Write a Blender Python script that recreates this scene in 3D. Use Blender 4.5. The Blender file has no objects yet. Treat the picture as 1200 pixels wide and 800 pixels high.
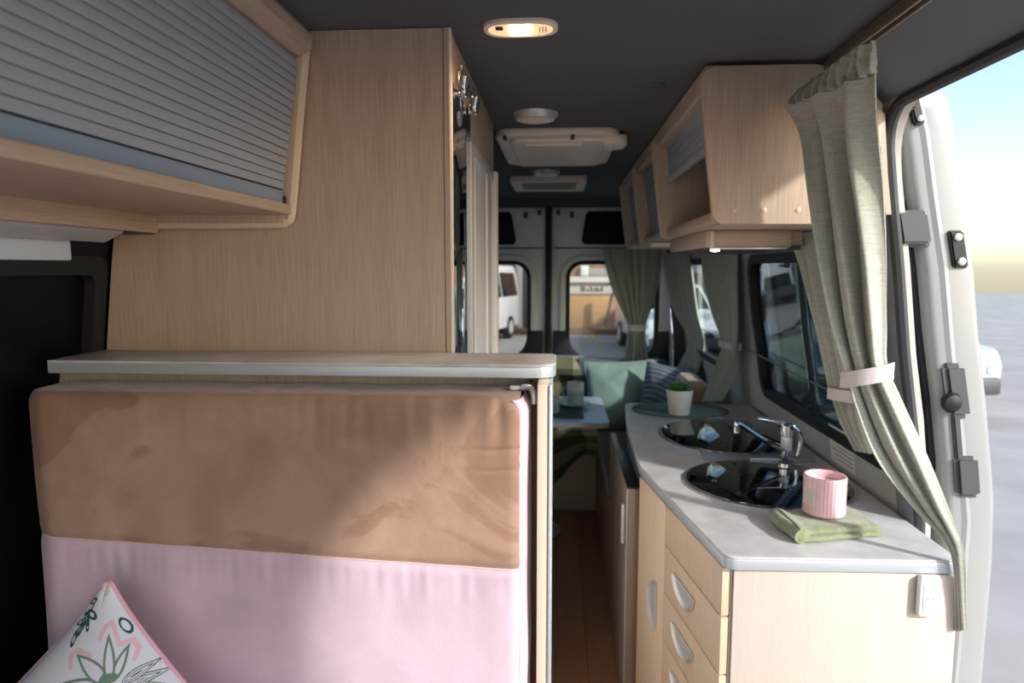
import bpy, bmesh, math, random
from math import sin, cos, pi, radians as R
from mathutils import Vector as V, Matrix, noise
random.seed(7)
sc = bpy.context.scene
COL = sc.collection

# ------------------------------------------------------------------ camera
YAW, PITCH = R(3.9104), R(6.1357)
cam_d = bpy.data.cameras.new('camera'); cam = bpy.data.objects.new('camera', cam_d); COL.objects.link(cam)
CAM = V((0, 0, 1.5))
cam.location = CAM; cam.rotation_euler = (R(90) - PITCH, 0, YAW)
cam_d.sensor_width = 36; cam_d.lens = 24; cam_d.clip_start = .02; cam_d.clip_end = 300
cam_d.dof.use_dof = True; cam_d.dof.focus_distance = 1.3; cam_d.dof.aperture_fstop = 4.0
sc.camera = cam
_F = V((-sin(YAW) * cos(PITCH), cos(YAW) * cos(PITCH), -sin(PITCH)))
_R = V((cos(YAW), sin(YAW), 0)); _U = _R.cross(_F)
def at(u, v, Y):                       # the point at depth Y seen in this direction
    d = _F + _R * ((u - 600) / 800) - _U * ((v - 400) / 800)
    return CAM + d * (Y / d.y)

# ------------------------------------------------------------------ materials
def lin(c):
    f = lambda x: x / 12.92 if x <= .04045 else ((x + .055) / 1.055) ** 2.4
    return tuple(f(x / 255) for x in c) + (1,)
def new_mat(name):
    m = bpy.data.materials.new(name); m.use_nodes = True
    nt = m.node_tree; return m, nt, nt.nodes['Principled BSDF']
def N(nt, t, **kw):
    n = nt.nodes.new(t)
    for k, v in kw.items(): setattr(n, k, v)
    return n
def plain(name, col, rough=.5, metal=0, spec=.5, emit=None, est=0, sheen=0, bump=0, bscale=200, var=0, vscale=6, trans=0, coat=0):
    m, nt, b = new_mat(name)
    b.inputs['Base Color'].default_value = lin(col); b.inputs['Roughness'].default_value = rough
    b.inputs['Metallic'].default_value = metal; b.inputs['Specular IOR Level'].default_value = spec
    b.inputs['Sheen Weight'].default_value = sheen; b.inputs['Sheen Roughness'].default_value = .4
    b.inputs['Coat Weight'].default_value = coat
    if trans: b.inputs['Transmission Weight'].default_value = trans
    if emit: b.inputs['Emission Color'].default_value = lin(emit); b.inputs['Emission Strength'].default_value = est
    if bump or var:
        tc = N(nt, 'ShaderNodeTexCoord')
        if bump:
            n = N(nt, 'ShaderNodeTexNoise'); n.inputs['Scale'].default_value = bscale; n.inputs['Detail'].default_value = 4
            bp = N(nt, 'ShaderNodeBump'); bp.inputs['Strength'].default_value = bump; bp.inputs['Distance'].default_value = .002
            nt.links.new(tc.outputs['Object'], n.inputs['Vector']); nt.links.new(n.outputs['Fac'], bp.inputs['Height'])
            nt.links.new(bp.outputs['Normal'], b.inputs['Normal'])
        if var:
            n = N(nt, 'ShaderNodeTexNoise'); n.inputs['Scale'].default_value = vscale; n.inputs['Detail'].default_value = 6
            cr = N(nt, 'ShaderNodeValToRGB')
            c1 = lin([x * (1 - var) for x in col]); c2 = lin([min(255, x * (1 + var)) for x in col])
            cr.color_ramp.elements[0].color = c1; cr.color_ramp.elements[1].color = c2
            cr.color_ramp.elements[0].position = .3; cr.color_ramp.elements[1].position = .7
            nt.links.new(tc.outputs['Object'], n.inputs['Vector']); nt.links.new(n.outputs['Fac'], cr.inputs['Fac'])
            nt.links.new(cr.outputs['Color'], b.inputs['Base Color'])
    return m
def wood(name, axis, c1, c2, rough=.45):
    m, nt, b = new_mat(name)
    tc = N(nt, 'ShaderNodeTexCoord'); mp = N(nt, 'ShaderNodeMapping')
    s = [380, 380, 380]; s['XYZ'.index(axis)] = 9
    mp.inputs['Scale'].default_value = s
    n = N(nt, 'ShaderNodeTexNoise'); n.inputs['Scale'].default_value = 1; n.inputs['Detail'].default_value = 5; n.inputs['Roughness'].default_value = .65
    n2 = N(nt, 'ShaderNodeTexNoise'); n2.inputs['Scale'].default_value = .07; n2.inputs['Detail'].default_value = 2
    ad = N(nt, 'ShaderNodeMath', operation='MULTIPLY_ADD'); ad.inputs[1].default_value = .3
    cr = N(nt, 'ShaderNodeValToRGB'); cr.color_ramp.elements[0].position = .38; cr.color_ramp.elements[1].position = .85
    cr.color_ramp.elements[0].color = lin(c1); cr.color_ramp.elements[1].color = lin(c2)
    L = nt.links.new
    L(tc.outputs['Object'], mp.inputs['Vector']); L(mp.outputs['Vector'], n.inputs['Vector']); L(mp.outputs['Vector'], n2.inputs['Vector'])
    L(n2.outputs['Fac'], ad.inputs[0]); L(n.outputs['Fac'], ad.inputs[2]); L(ad.outputs['Value'], cr.inputs['Fac']); L(cr.outputs['Color'], b.inputs['Base Color'])
    b.inputs['Roughness'].default_value = rough
    bp = N(nt, 'ShaderNodeBump'); bp.inputs['Strength'].default_value = .12; bp.inputs['Distance'].default_value = .001
    L(n.outputs['Fac'], bp.inputs['Height']); L(bp.outputs['Normal'], b.inputs['Normal'])
    return m
def fabric(name, col, scale=500, var=.12, sheen=.2, transl=0.0, wr=0):
    m, nt, b = new_mat(name); L = nt.links.new
    tc = N(nt, 'ShaderNodeTexCoord')
    def thr(sx, sy, sz):
        mp = N(nt, 'ShaderNodeMapping'); mp.inputs['Scale'].default_value = (sx, sy, sz)
        n = N(nt, 'ShaderNodeTexNoise'); n.inputs['Scale'].default_value = 1; n.inputs['Detail'].default_value = 3
        L(tc.outputs['Object'], mp.inputs['Vector']); L(mp.outputs['Vector'], n.inputs['Vector']); return n
    a = thr(scale, scale, scale * .07); c = thr(scale * .07, scale * .07, scale)
    ad = N(nt, 'ShaderNodeMath', operation='ADD'); L(a.outputs['Fac'], ad.inputs[0]); L(c.outputs['Fac'], ad.inputs[1])
    ml = N(nt, 'ShaderNodeMath', operation='MULTIPLY'); ml.inputs[1].default_value = .5; L(ad.outputs[0], ml.inputs[0])
    cr = N(nt, 'ShaderNodeValToRGB'); cr.color_ramp.elements[0].position = .35; cr.color_ramp.elements[1].position = .65
    cr.color_ramp.elements[0].color = lin([x * (1 - var) for x in col]); cr.color_ramp.elements[1].color = lin([min(255, x * (1 + var)) for x in col])
    L(ml.outputs[0], cr.inputs['Fac']); L(cr.outputs['Color'], b.inputs['Base Color'])
    bp = N(nt, 'ShaderNodeBump'); bp.inputs['Strength'].default_value = .25; bp.inputs['Distance'].default_value = .001
    L(ml.outputs[0], bp.inputs['Height']); L(bp.outputs['Normal'], b.inputs['Normal'])
    b.inputs['Roughness'].default_value = .9; b.inputs['Sheen Weight'].default_value = sheen; b.inputs['Specular IOR Level'].default_value = .15
    if transl:
        t = N(nt, 'ShaderNodeBsdfTranslucent'); L(cr.outputs['Color'], t.inputs['Color'])
        mx = N(nt, 'ShaderNodeMixShader'); mx.inputs[0].default_value = transl
        L(b.outputs[0], mx.inputs[1]); L(t.outputs[0], mx.inputs[2]); L(mx.outputs[0], nt.nodes['Material Output'].inputs[0])
    return m
def glass(name, tint, ior=1.5):
    m, nt, b = new_mat(name); L = nt.links.new
    t = N(nt, 'ShaderNodeBsdfTransparent'); t.inputs[0].default_value = lin(tint)
    g = N(nt, 'ShaderNodeBsdfGlossy'); g.inputs['Roughness'].default_value = .01; g.inputs[0].default_value = (1, 1, 1, 1)
    f = N(nt, 'ShaderNodeFresnel'); ge = N(nt, 'ShaderNodeNewGeometry')      # the same reflectance on both faces of the pane
    mi = N(nt, 'ShaderNodeMix'); mi.inputs[2].default_value = ior; mi.inputs[3].default_value = 1 / ior
    L(ge.outputs['Backfacing'], mi.inputs[0]); L(mi.outputs[0], f.inputs[0])
    mx = N(nt, 'ShaderNodeMixShader'); L(f.outputs[0], mx.inputs[0]); L(t.outputs[0], mx.inputs[1]); L(g.outputs[0], mx.inputs[2])
    L(mx.outputs[0], nt.nodes['Material Output'].inputs[0]); return m
def velvet(name, col, var=.13, nap=False):
    m, nt, b = new_mat(name); L = nt.links.new
    tc = N(nt, 'ShaderNodeTexCoord')
    n = N(nt, 'ShaderNodeTexNoise'); n.inputs['Scale'].default_value = 5; n.inputs['Detail'].default_value = 7; n.inputs['Roughness'].default_value = .6
    n.inputs['Distortion'].default_value = .6
    cr = N(nt, 'ShaderNodeValToRGB'); cr.color_ramp.elements[0].position = .32; cr.color_ramp.elements[1].position = .68
    cr.color_ramp.elements[0].color = lin([x * (1 - var) for x in col]); cr.color_ramp.elements[1].color = lin([min(255, x * (1 + var)) for x in col])
    L(tc.outputs['Object'], n.inputs['Vector']); L(n.outputs['Fac'], cr.inputs['Fac']); L(cr.outputs['Color'], b.inputs['Base Color'])
    if nap:      # brushed nap: patches lying the other way
        n3 = N(nt, 'ShaderNodeTexNoise'); n3.inputs['Scale'].default_value = 3.2; n3.inputs['Detail'].default_value = 5; n3.inputs['Distortion'].default_value = 1.2
        r3 = N(nt, 'ShaderNodeValToRGB'); r3.color_ramp.elements[0].position = .555; r3.color_ramp.elements[1].position = .585
        r3.color_ramp.elements[0].color = (1, 1, 1, 1); r3.color_ramp.elements[1].color = (.80, .74, .72, 1)
        mm = N(nt, 'ShaderNodeMixRGB', blend_type='MULTIPLY'); mm.inputs[0].default_value = 1
        L(tc.outputs['Object'], n3.inputs['Vector']); L(n3.outputs['Fac'], r3.inputs['Fac']); L(cr.outputs['Color'], mm.inputs[1]); L(r3.outputs['Color'], mm.inputs[2]); L(mm.outputs[0], b.inputs['Base Color'])
    n2 = N(nt, 'ShaderNodeTexNoise'); n2.inputs['Scale'].default_value = 260; n2.inputs['Detail'].default_value = 3
    L(tc.outputs['Object'], n2.inputs['Vector'])
    bp = N(nt, 'ShaderNodeBump'); bp.inputs['Strength'].default_value = .25; bp.inputs['Distance'].default_value = .001
    L(n2.outputs['Fac'], bp.inputs['Height']); L(bp.outputs['Normal'], b.inputs['Normal'])
    b.inputs['Roughness'].default_value = .85; b.inputs['Sheen Weight'].default_value = .35; b.inputs['Sheen Roughness'].default_value = .35
    b.inputs['Specular IOR Level'].default_value = .15
    return m

OAK1, OAK2 = (160, 140, 124), (195, 175, 157)
WZ = wood('oak_upright', 'Z', OAK1, OAK2); WY = wood('oak_lengthwise', 'Y', OAK1, OAK2); WX = wood('oak_across', 'X', OAK1, OAK2)
PALE = wood('pale_birch', 'Z', (186, 176, 165), (199, 189, 179)); EDGE = plain('edge_banding', (212, 193, 172), .45)
BIRCH = wood('birch_front', 'Z', (198, 172, 144), (216, 192, 165))
CEIL = plain('charcoal_lining', (98, 98, 102), .95, spec=.1, bump=.4, bscale=500)
LINING = plain('grey_lining', (122, 127, 134), .85, spec=.2, bump=.3, bscale=400)
WALLG = plain('grey_wall', (186, 182, 178), .6, bump=.1, bscale=300)
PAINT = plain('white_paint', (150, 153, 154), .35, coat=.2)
DOORP = plain('rear_door_paint', (230, 233, 237), .35)
RUBBER = plain('black_rubber', (24, 25, 28), .6)
BLACK = plain('black_plastic', (14, 15, 19), .45)
BLIND = plain('blackout_film', (5, 6, 9), .5, spec=.2)
NAVY = plain('dark_trim', (28, 33, 46), .5)
GREYP = plain('dark_grey_plastic', (72, 73, 77), .5)
GREYL = plain('light_grey_plastic', (186, 188, 193), .4)
WHITEP = plain('white_plastic', (238, 238, 238), .3)
CREAMP = plain('cream_plastic', (238, 225, 212), .4)
ALU = plain('brushed_aluminium', (192, 198, 205), .35, metal=.45)
CHROME = plain('chrome', (225, 228, 230), .07, metal=1)
SATIN = plain('satin_metal', (212, 212, 210), .35, metal=.45)
TAMB = plain('tambour_grey', (158, 166, 180), .45); TAMBB = plain('tambour_bar', (132, 150, 176), .4)
DARKGAP = plain('dark_recess', (34, 28, 26), .9)
STONE = plain('grey_stone_laminate', (192, 190, 190), .38, var=.07, vscale=14)
FLOORM = None
BROWN = velvet('brown_velvet', (162, 134, 116), .10, True); PINK = velvet('pink_velvet', (200, 178, 192), .05)
STITCH = plain('stitching', (222, 190, 190), .8)
SAGE = fabric('sage_curtain', (182, 184, 173), 420, .08, .15, .14)
TIE = fabric('tieback_cotton', (216, 206, 208), 500, .05)
TEAL = velvet('teal_velvet', (138, 160, 150), .08)
SLATE = fabric('slate_fabric', (98, 104, 120), 300, .1)
TAN = velvet('tan_velvet', (178, 150, 126), .08)
BROWNSEAT = velvet('seat_velvet', (112, 88, 70), .1)
MIRROR = plain('mirror_silver', (235, 238, 240), .01, metal=1)
BLKGLASS = plain('black_glass', (4, 5, 9), .015, spec=1.0)
BLKGLASS.node_tree.nodes['Principled BSDF'].inputs['IOR'].default_value = 1.75
STEEL = plain('brushed_steel', (196, 198, 200), .35, metal=.8)
GLASS_CLEAR = glass('clear_glass', (232, 238, 236)); GLASS_TINT = glass('tinted_glass', (196, 206, 212)); GLASS_REAR = glass('rear_glass', (226, 228, 226))
PINKGLASS = plain('pink_ribbed_glass', (226, 180, 186), .12, coat=.6)
TOWEL = plain('olive_towel', (130, 136, 104), .95, sheen=.5, bump=1, bscale=330, var=.1, vscale=60)
MATM = plain('green_mat', (104, 120, 114), .9, bump=.6, bscale=400)
SOIL = plain('soil', (50, 38, 30), .95); LEAF = plain('leaf_green', (64, 112, 46), .5, var=.25, vscale=60)
CERAM = plain('cream_ceramic', (226, 214, 204), .3); MINT = plain('mint_ceramic', (168, 190, 178), .3)
TABLEM = plain('table_laminate', (176, 190, 208), .3); BOOKM = plain('dark_green_cover', (58, 78, 74), .6)
LAMPGLOW = plain('lamp_glow', (255, 220, 170), .4, emit=(255, 214, 160), est=9)
LAMPDIF = plain('lamp_diffuser', (226, 190, 165), .35, emit=(255, 190, 140), est=.5)
LEDM = plain('led_glow', (255, 230, 200), .4, emit=(255, 225, 190), est=6)
RED = plain('label_red', (196, 90, 84), .6); LABEL = plain('label_white', (228, 220, 220), .5); INK = plain('ink_grey', (166, 158, 160), .7)

def planks(name):
    m, nt, b = new_mat(name); L = nt.links.new
    tc = N(nt, 'ShaderNodeTexCoord'); mp = N(nt, 'ShaderNodeMapping'); mp.inputs['Rotation'].default_value = (0, 0, pi / 2)
    br = N(nt, 'ShaderNodeTexBrick'); br.inputs['Scale'].default_value = 1; br.inputs['Brick Width'].default_value = .9; br.inputs['Row Height'].default_value = .12
    br.inputs['Mortar Size'].default_value = .0015; br.inputs['Color1'].default_value = lin((164, 116, 82)); br.inputs['Color2'].default_value = lin((188, 136, 98)); br.inputs['Mortar'].default_value = lin((96, 64, 46))
    mp2 = N(nt, 'ShaderNodeMapping'); mp2.inputs['Scale'].default_value = (60, 4, 60)
    n = N(nt, 'ShaderNodeTexNoise'); n.inputs['Scale'].default_value = 1; n.inputs['Detail'].default_value = 5
    mx = N(nt, 'ShaderNodeMixRGB', blend_type='MULTIPLY'); mx.inputs[0].default_value = .55
    L(tc.outputs['Object'], mp.inputs['Vector']); L(mp.outputs['Vector'], br.inputs['Vector']); L(tc.outputs['Object'], mp2.inputs['Vector']); L(mp2.outputs['Vector'], n.inputs['Vector'])
    L(br.outputs['Color'], mx.inputs[1]); L(n.outputs['Color'], mx.inputs[2]); L(mx.outputs[0], b.inputs['Base Color'])
    b.inputs['Roughness'].default_value = .4; return m
FLOORM = planks('brown_planks')
def checks(name):
    m, nt, b = new_mat(name); L = nt.links.new
    tc = N(nt, 'ShaderNodeTexCoord'); 
    def band(ax, sc_):
        sp = N(nt, 'ShaderNodeSeparateXYZ'); L(tc.outputs['UV'], sp.inputs[0])
        a = N(nt, 'ShaderNodeMath', operation='MULTIPLY'); a.inputs[1].default_value = sc_; L(sp.outputs[ax], a.inputs[0])
        f = N(nt, 'ShaderNodeMath', operation='FRACT'); L(a.outputs[0], f.inputs[0])
        g = N(nt, 'ShaderNodeMath', operation='GREATER_THAN'); g.inputs[1].default_value = .5; L(f.outputs[0], g.inputs[0]); return g
    a, c = band(0, 1.7), band(1, 2.4)
    ad = N(nt, 'ShaderNodeMath', operation='ADD'); L(a.outputs[0], ad.inputs[0]); L(c.outputs[0], ad.inputs[1])
    hf = N(nt, 'ShaderNodeMath', operation='MULTIPLY'); hf.inputs[1].default_value = .5; L(ad.outputs[0], hf.inputs[0])
    cr = N(nt, 'ShaderNodeValToRGB'); cr.color_ramp.interpolation = 'CONSTANT'
    e = cr.color_ramp.elements; e[0].color = lin((66, 64, 46)); e[1].position = .75; e[1].color = lin((170, 160, 124)); x = e.new(.3); x.color = lin((112, 110, 78))
    L(hf.outputs[0], cr.inputs['Fac']); L(cr.outputs['Color'], b.inputs['Base Color']); b.inputs['Roughness'].default_value = .95; b.inputs['Sheen Weight'].default_value = .3
    return m
CHECK = checks('olive_check_wool')
def stripes(name):
    m, nt, b = new_mat(name); L = nt.links.new
    tc = N(nt, 'ShaderNodeTexCoord'); wv = N(nt, 'ShaderNodeTexWave', bands_direction='DIAGONAL'); wv.inputs['Scale'].default_value = 14; wv.inputs['Distortion'].default_value = .6
    cr = N(nt, 'ShaderNodeValToRGB'); cr.color_ramp.elements[0].position = .70; cr.color_ramp.elements[1].position = .82
    cr.color_ramp.elements[0].color = lin((98, 104, 120)); cr.color_ramp.elements[1].color = lin((146, 152, 164))
    L(tc.outputs['Object'], wv.inputs['Vector']); L(wv.outputs['Fac'], cr.inputs['Fac']); L(cr.outputs['Color'], b.inputs['Base Color']); b.inputs['Roughness'].default_value = .9; return m
STRIPE = stripes('slate_stripe_fabric')

# ------------------------------------------------------------------ object helpers
def root_loc(p):
    while p is not None:
        if p.parent is None: return V(p.location)
        p = p.parent
    return V((0, 0, 0))
def obj(name, bm, mat, parent=None, smooth=True, angle=35):
    me = bpy.data.meshes.new(name)
    if isinstance(bm, bmesh.types.BMesh):
        bmesh.ops.recalc_face_normals(bm, faces=bm.faces[:]); bm.to_mesh(me); bm.free()
    else: me = bm
    for m in (mat if isinstance(mat, (list, tuple)) else [mat]): me.materials.append(m)
    off = root_loc(parent)
    if off.length > 0: me.transform(Matrix.Translation(-off))
    if smooth:
        me.polygons.foreach_set('use_smooth', [True] * len(me.polygons)); me.set_sharp_from_angle(angle=R(angle))
    o = bpy.data.objects.new(name, me); COL.objects.link(o)
    if parent is not None: o.parent = parent
    return o
def tag(o, label, cat, group=None):
    o['label'] = label; o['category'] = cat
    if group: o['group'] = group
    return o
def thing(name, label, cat, loc=(0, 0, 0), group=None):
    o = bpy.data.objects.new(name, None); o.empty_display_size = .05; COL.objects.link(o); o.location = loc
    return tag(o, label, cat, group)
def struct(name, bm, mat, parent=None, **k):
    o = obj(name, bm, mat, parent, **k)
    if parent is None: o['kind'] = 'structure'
    return o
def join(*bms):
    out = bmesh.new()
    for b in bms:
        me = bpy.data.meshes.new('t'); b.to_mesh(me); b.free(); out.from_mesh(me); bpy.data.meshes.remove(me)
    return out
def xf(bm, M):
    bmesh.ops.transform(bm, matrix=M, verts=bm.verts[:]); return bm
def box(x0, x1, y0, y1, z0, z1, bev=.002, seg=2):
    bm = bmesh.new(); bmesh.ops.create_cube(bm, size=1)
    bmesh.ops.transform(bm, matrix=Matrix.Translation(((x0 + x1) / 2, (y0 + y1) / 2, (z0 + z1) / 2)) @ Matrix.Diagonal((x1 - x0, y1 - y0, z1 - z0, 1)), verts=bm.verts[:])
    if bev:
        bev = min(bev, .45 * min(abs(x1 - x0), abs(y1 - y0), abs(z1 - z0)))
        bmesh.ops.bevel(bm, geom=bm.edges[:], offset=bev, segments=seg, profile=.5, affect='EDGES')
    return bm
def tube(pts, r, seg=10, closed=False, rs=None, flat=None):
    pts = [V(p) for p in pts]; n = len(pts); bm = bmesh.new(); rings = []
    prev = None
    for i, p in enumerate(pts):
        if closed: t = pts[(i + 1) % n] - pts[i - 1]
        else: t = pts[min(i + 1, n - 1)] - pts[max(i - 1, 0)]
        t.normalize()
        if prev is None:
            a = V((0, 0, 1)) if abs(t.z) < .9 else V((1, 0, 0)); u = t.cross(a).normalized()
        else: u = (prev - t * prev.dot(t)).normalized()
        prev = u; w = t.cross(u); rr = rs[i] if rs else r
        rings.append([bm.verts.new(p + (u * cos(2 * pi * k / seg) + w * sin(2 * pi * k / seg) * (flat or 1)) * rr) for k in range(seg)])
    m = n if closed else n - 1
    for i in range(m):
        a, b = rings[i], rings[(i + 1) % n]
        for k in range(seg): bm.faces.new((a[k], a[(k + 1) % seg], b[(k + 1) % seg], b[k]))
    if not closed:
        bm.faces.new(rings[0][::-1]); bm.faces.new(rings[-1])
    return bm
def smoothpts(pts, k=6):
    pts = [V(p) for p in pts]; out = []
    for i in range(len(pts) - 1):
        p0, p1, p2, p3 = pts[max(i - 1, 0)], pts[i], pts[i + 1], pts[min(i + 2, len(pts) - 1)]
        for j in range(k):
            t = j / k
            out.append(.5 * ((2 * p1) + (p2 - p0) * t + (2 * p0 - 5 * p1 + 4 * p2 - p3) * t * t + (3 * p1 - p0 - 3 * p2 + p3) * t ** 3))
    out.append(pts[-1]); return out
def lathe(prof, c=(0, 0, 0), seg=40, ribs=None):
    bm = bmesh.new(); rings = []
    for r, z in prof:
        ring = []
        for k in range(seg):
            a = 2 * pi * k / seg; rr = r * (1 + (ribs[1] * cos(ribs[0] * a) if ribs and r > ribs[2] else 0))
            ring.append(bm.verts.new((c[0] + rr * cos(a), c[1] + rr * sin(a), c[2] + z)))
        rings.append(ring)
    for a, b in zip(rings, rings[1:]):
        for k in range(seg): bm.faces.new((a[k], a[(k + 1) % seg], b[(k + 1) % seg], b[k]))
    bm.faces.new(rings[0][::-1]); bm.faces.new(rings[-1])
    return bm
def rpoly(pts, r, seg=7):
    n = len(pts); out = []
    for i in range(n):
        p, a, b = V(pts[i]), V(pts[i - 1]), V(pts[(i + 1) % n]); rr = r[i] if isinstance(r, (list, tuple)) else r
        if rr <= 0: out.append(p); continue
        da, db = (a - p), (b - p); ang = da.angle(db); d = min(rr / math.tan(ang / 2), da.length * .49, db.length * .49); rr = d * math.tan(ang / 2)
        da.normalize(); db.normalize(); c = p + (da + db).normalized() * (rr / sin(ang / 2))
        s, e = p + da * d - c, p + db * d - c
        a0 = math.atan2(s.y, s.x); a1 = math.atan2(e.y, e.x); dl = (a1 - a0 + pi) % (2 * pi) - pi
        for k in range(seg + 1):
            t = a0 + dl * k / seg; out.append(c + V((cos(t), sin(t))) * rr)
    return out
def rrect(x0, x1, y0, y1, r, seg=7): return rpoly([(x0, y0), (x1, y0), (x1, y1), (x0, y1)], r, seg)
def plate(outer, holes, d0, d1, fn, bev=0, cuts=None):
    """flat shape with holes, thickness d0..d1, fn(a,b,d) -> world point"""
    cu = bpy.data.curves.new('t', 'CURVE'); cu.dimensions = '2D'; cu.fill_mode = 'BOTH'
    cu.extrude = abs(d1 - d0) / 2 - bev; cu.bevel_depth = bev; cu.bevel_resolution = 2; cu.offset = -bev
    for ring in [outer] + list(holes):
        sp = cu.splines.new('POLY'); sp.points.add(len(ring) - 1); sp.use_cyclic_u = True
        for q, p in zip(sp.points, ring): q.co = (p[0], p[1], 0, 1)
    o = bpy.data.objects.new('t', cu); COL.objects.link(o); dg = bpy.context.evaluated_depsgraph_get()
    me = bpy.data.meshes.new_from_object(o.evaluated_get(dg)); bm = bmesh.new(); bm.from_mesh(me)
    bpy.data.objects.remove(o); bpy.data.curves.remove(cu); bpy.data.meshes.remove(me)
    bmesh.ops.remove_doubles(bm, verts=bm.verts[:], dist=1e-5)
    if cuts:
        for ax, vals in cuts.items():
            for val in vals:
                nrm = V((1, 0, 0)) if ax == 'a' else V((0, 1, 0))
                bmesh.ops.bisect_plane(bm, geom=bm.verts[:] + bm.edges[:] + bm.faces[:], plane_co=nrm * val, plane_no=nrm)
    mid = (d0 + d1) / 2
    for v in bm.verts: v.co = fn(v.co.x, v.co.y, v.co.z + mid)
    return bm
XZ = lambda a, b, d: V((a, d, b)); YZ = lambda a, b, d: V((d, a, b)); XY = lambda a, b, d: V((a, b, d))
def grid(fn, nu, nv, close_u=False):
    bm = bmesh.new(); uvl = bm.loops.layers.uv.new('UVMap')
    vs = [[bm.verts.new(fn(i / nu, j / nv)) for j in range(nv + 1)] for i in range(nu + 1)]
    for i in range(nu):
        for j in range(nv):
            f = bm.faces.new((vs[i][j], vs[i + 1][j], vs[i + 1][j + 1], vs[i][j + 1]))
            for l, (a, b) in zip(f.loops, ((i, j), (i + 1, j), (i + 1, j + 1), (i, j + 1))): l[uvl].uv = (a / nu, b / nv)
    return bm
def softbox(x0, x1, y0, y1, z0, z1, r=.04, wob=.006, sc_=6, seed=0, n=14):
    """upholstered block: rounded and slightly bulging on all sides"""
    bm = bmesh.new(); bmesh.ops.create_cube(bm, size=2); bmesh.ops.subdivide_edges(bm, edges=bm.edges[:], cuts=n, use_grid_fill=True)
    c = V(((x0 + x1) / 2, (y0 + y1) / 2, (z0 + z1) / 2)); h = V(((x1 - x0) / 2, (y1 - y0) / 2, (z1 - z0) / 2))
    for v in bm.verts:
        p = V([math.copysign(abs(v.co[i]) ** .75, v.co[i]) * h[i] for i in range(3)])
        q = V([max(-h[i] + r, min(h[i] - r, p[i])) for i in range(3)])
        d = p - q
        if d.length > 1e-6: p = q + d.normalized() * r
        p += c; nz = noise.noise(p * sc_ + V((seed * 3.1, 0, seed))) * wob
        v.co = p + (d.normalized() if d.length > 1e-6 else V((0, 0, 0))) * nz
    return bm
def pillow(w, h, t, pinch=.07, n=36, seed=0, wr=.004):
    """cushion in its own XZ plane, front towards -Y"""
    bm = bmesh.new(); F = {}
    for side in (-1, 1):
        for i in range(n + 1):
            for j in range(n + 1):
                u, v = -1 + 2 * i / n, -1 + 2 * j / n
                edge = i in (0, n) or j in (0, n)
                if edge and side == 1: F[side, i, j] = F[-1, i, j]; continue
                x = u * w / 2 * (1 - pinch * (1 - v * v)); z = v * h / 2 * (1 - pinch * (1 - u * u))
                th = t / 2 * (max(0, 1 - u * u) ** .55) * (max(0, 1 - v * v) ** .55)
                k = noise.noise(V((u * 2.3 + seed, v * 2.3, side))) * wr * 2 * (1 - max(abs(u), abs(v)) ** 6)
                F[side, i, j] = bm.verts.new((x, side * (th) + side * k, z))
    for side in (-1, 1):
        for i in range(n):
            for j in range(n):
                q = (F[side, i, j], F[side, i + 1, j], F[side, i + 1, j + 1], F[side, i, j + 1])
                bm.faces.new(q if side == -1 else q[::-1])
    return bm
def outline_pillow(w, h, pinch, r, n=24):
    pts = []
    for k in range(4 * n):
        s, f = divmod(k, n); f = -1 + 2 * f / n
        u, v = [(f, -1), (1, f), (-f, 1), (-1, -f)][s]
        pts.append((u * w / 2 * (1 - pinch * (1 - v * v)), 0, v * h / 2 * (1 - pinch * (1 - u * u))))
    return tube(pts, r, 6, True)

# ------------------------------------------------------------------ shell of the van
CX = -.07                                             # centre line of the van
PROF = [(-.7, .88), (0, .87), (.6, .868), (.9, .858), (1.15, .826), (1.3, .80), (1.5, .775), (1.7, .745), (1.86, .728), (1.95, .70)]
def wx(z):
    for (a, xa), (b, xb) in zip(PROF, PROF[1:]):
        if z <= b: return xa + (xb - xa) * (z - a) / (b - a)
    return PROF[-1][1]
def lx(z): return 2 * CX - wx(z)
ZC = [0.0, .3, .6, .8, .9, 1.0, 1.15, 1.3, 1.4, 1.5, 1.6, 1.7, 1.8, 1.86]
RW = lambda a, b, d: V((wx(b) + d, a, b)); LW = lambda a, b, d: V((lx(b) - d, a, b))

struct('floor', box(-1.02, .87, -1.15, 4.62, -.05, 0, 0), FLOORM)
CZ = 1.952
cp = [(2 * CX - .70, 1.865), (2 * CX - .66, 1.905), (2 * CX - .62, 1.935), (2 * CX - .56, CZ), (.56, CZ), (.60, 1.942), (.66, 1.912), (.71, 1.875), (.735, 1.862),
      (.80, 1.88), (.74, 2.0), (2 * CX - .74, 2.0), (2 * CX - .80, 1.88)]
cp = [p for p in cp if not (p[0] > .6 and p[1] < 1.95)]; cp.insert(cp.index((.60, 1.942)) + 1, (.604, 1.99)) if False else None
struct('ceiling', plate([(2 * CX - .70, 1.865), (2 * CX - .66, 1.905), (2 * CX - .62, 1.935), (2 * CX - .56, CZ), (.575, CZ), (.575, 2.02), (2 * CX - .74, 2.02), (2 * CX - .80, 1.88)], [], -1.15, 4.68, XZ), CEIL)
struct('trim_4', plate([(.575, CZ - .001), (.60, 1.942), (.66, 1.912), (.71, 1.875), (.738, 1.862), (.80, 1.88), (.74, 2.02), (.575, 2.02)], [], -1.15, 4.68, XZ), LINING)
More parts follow.
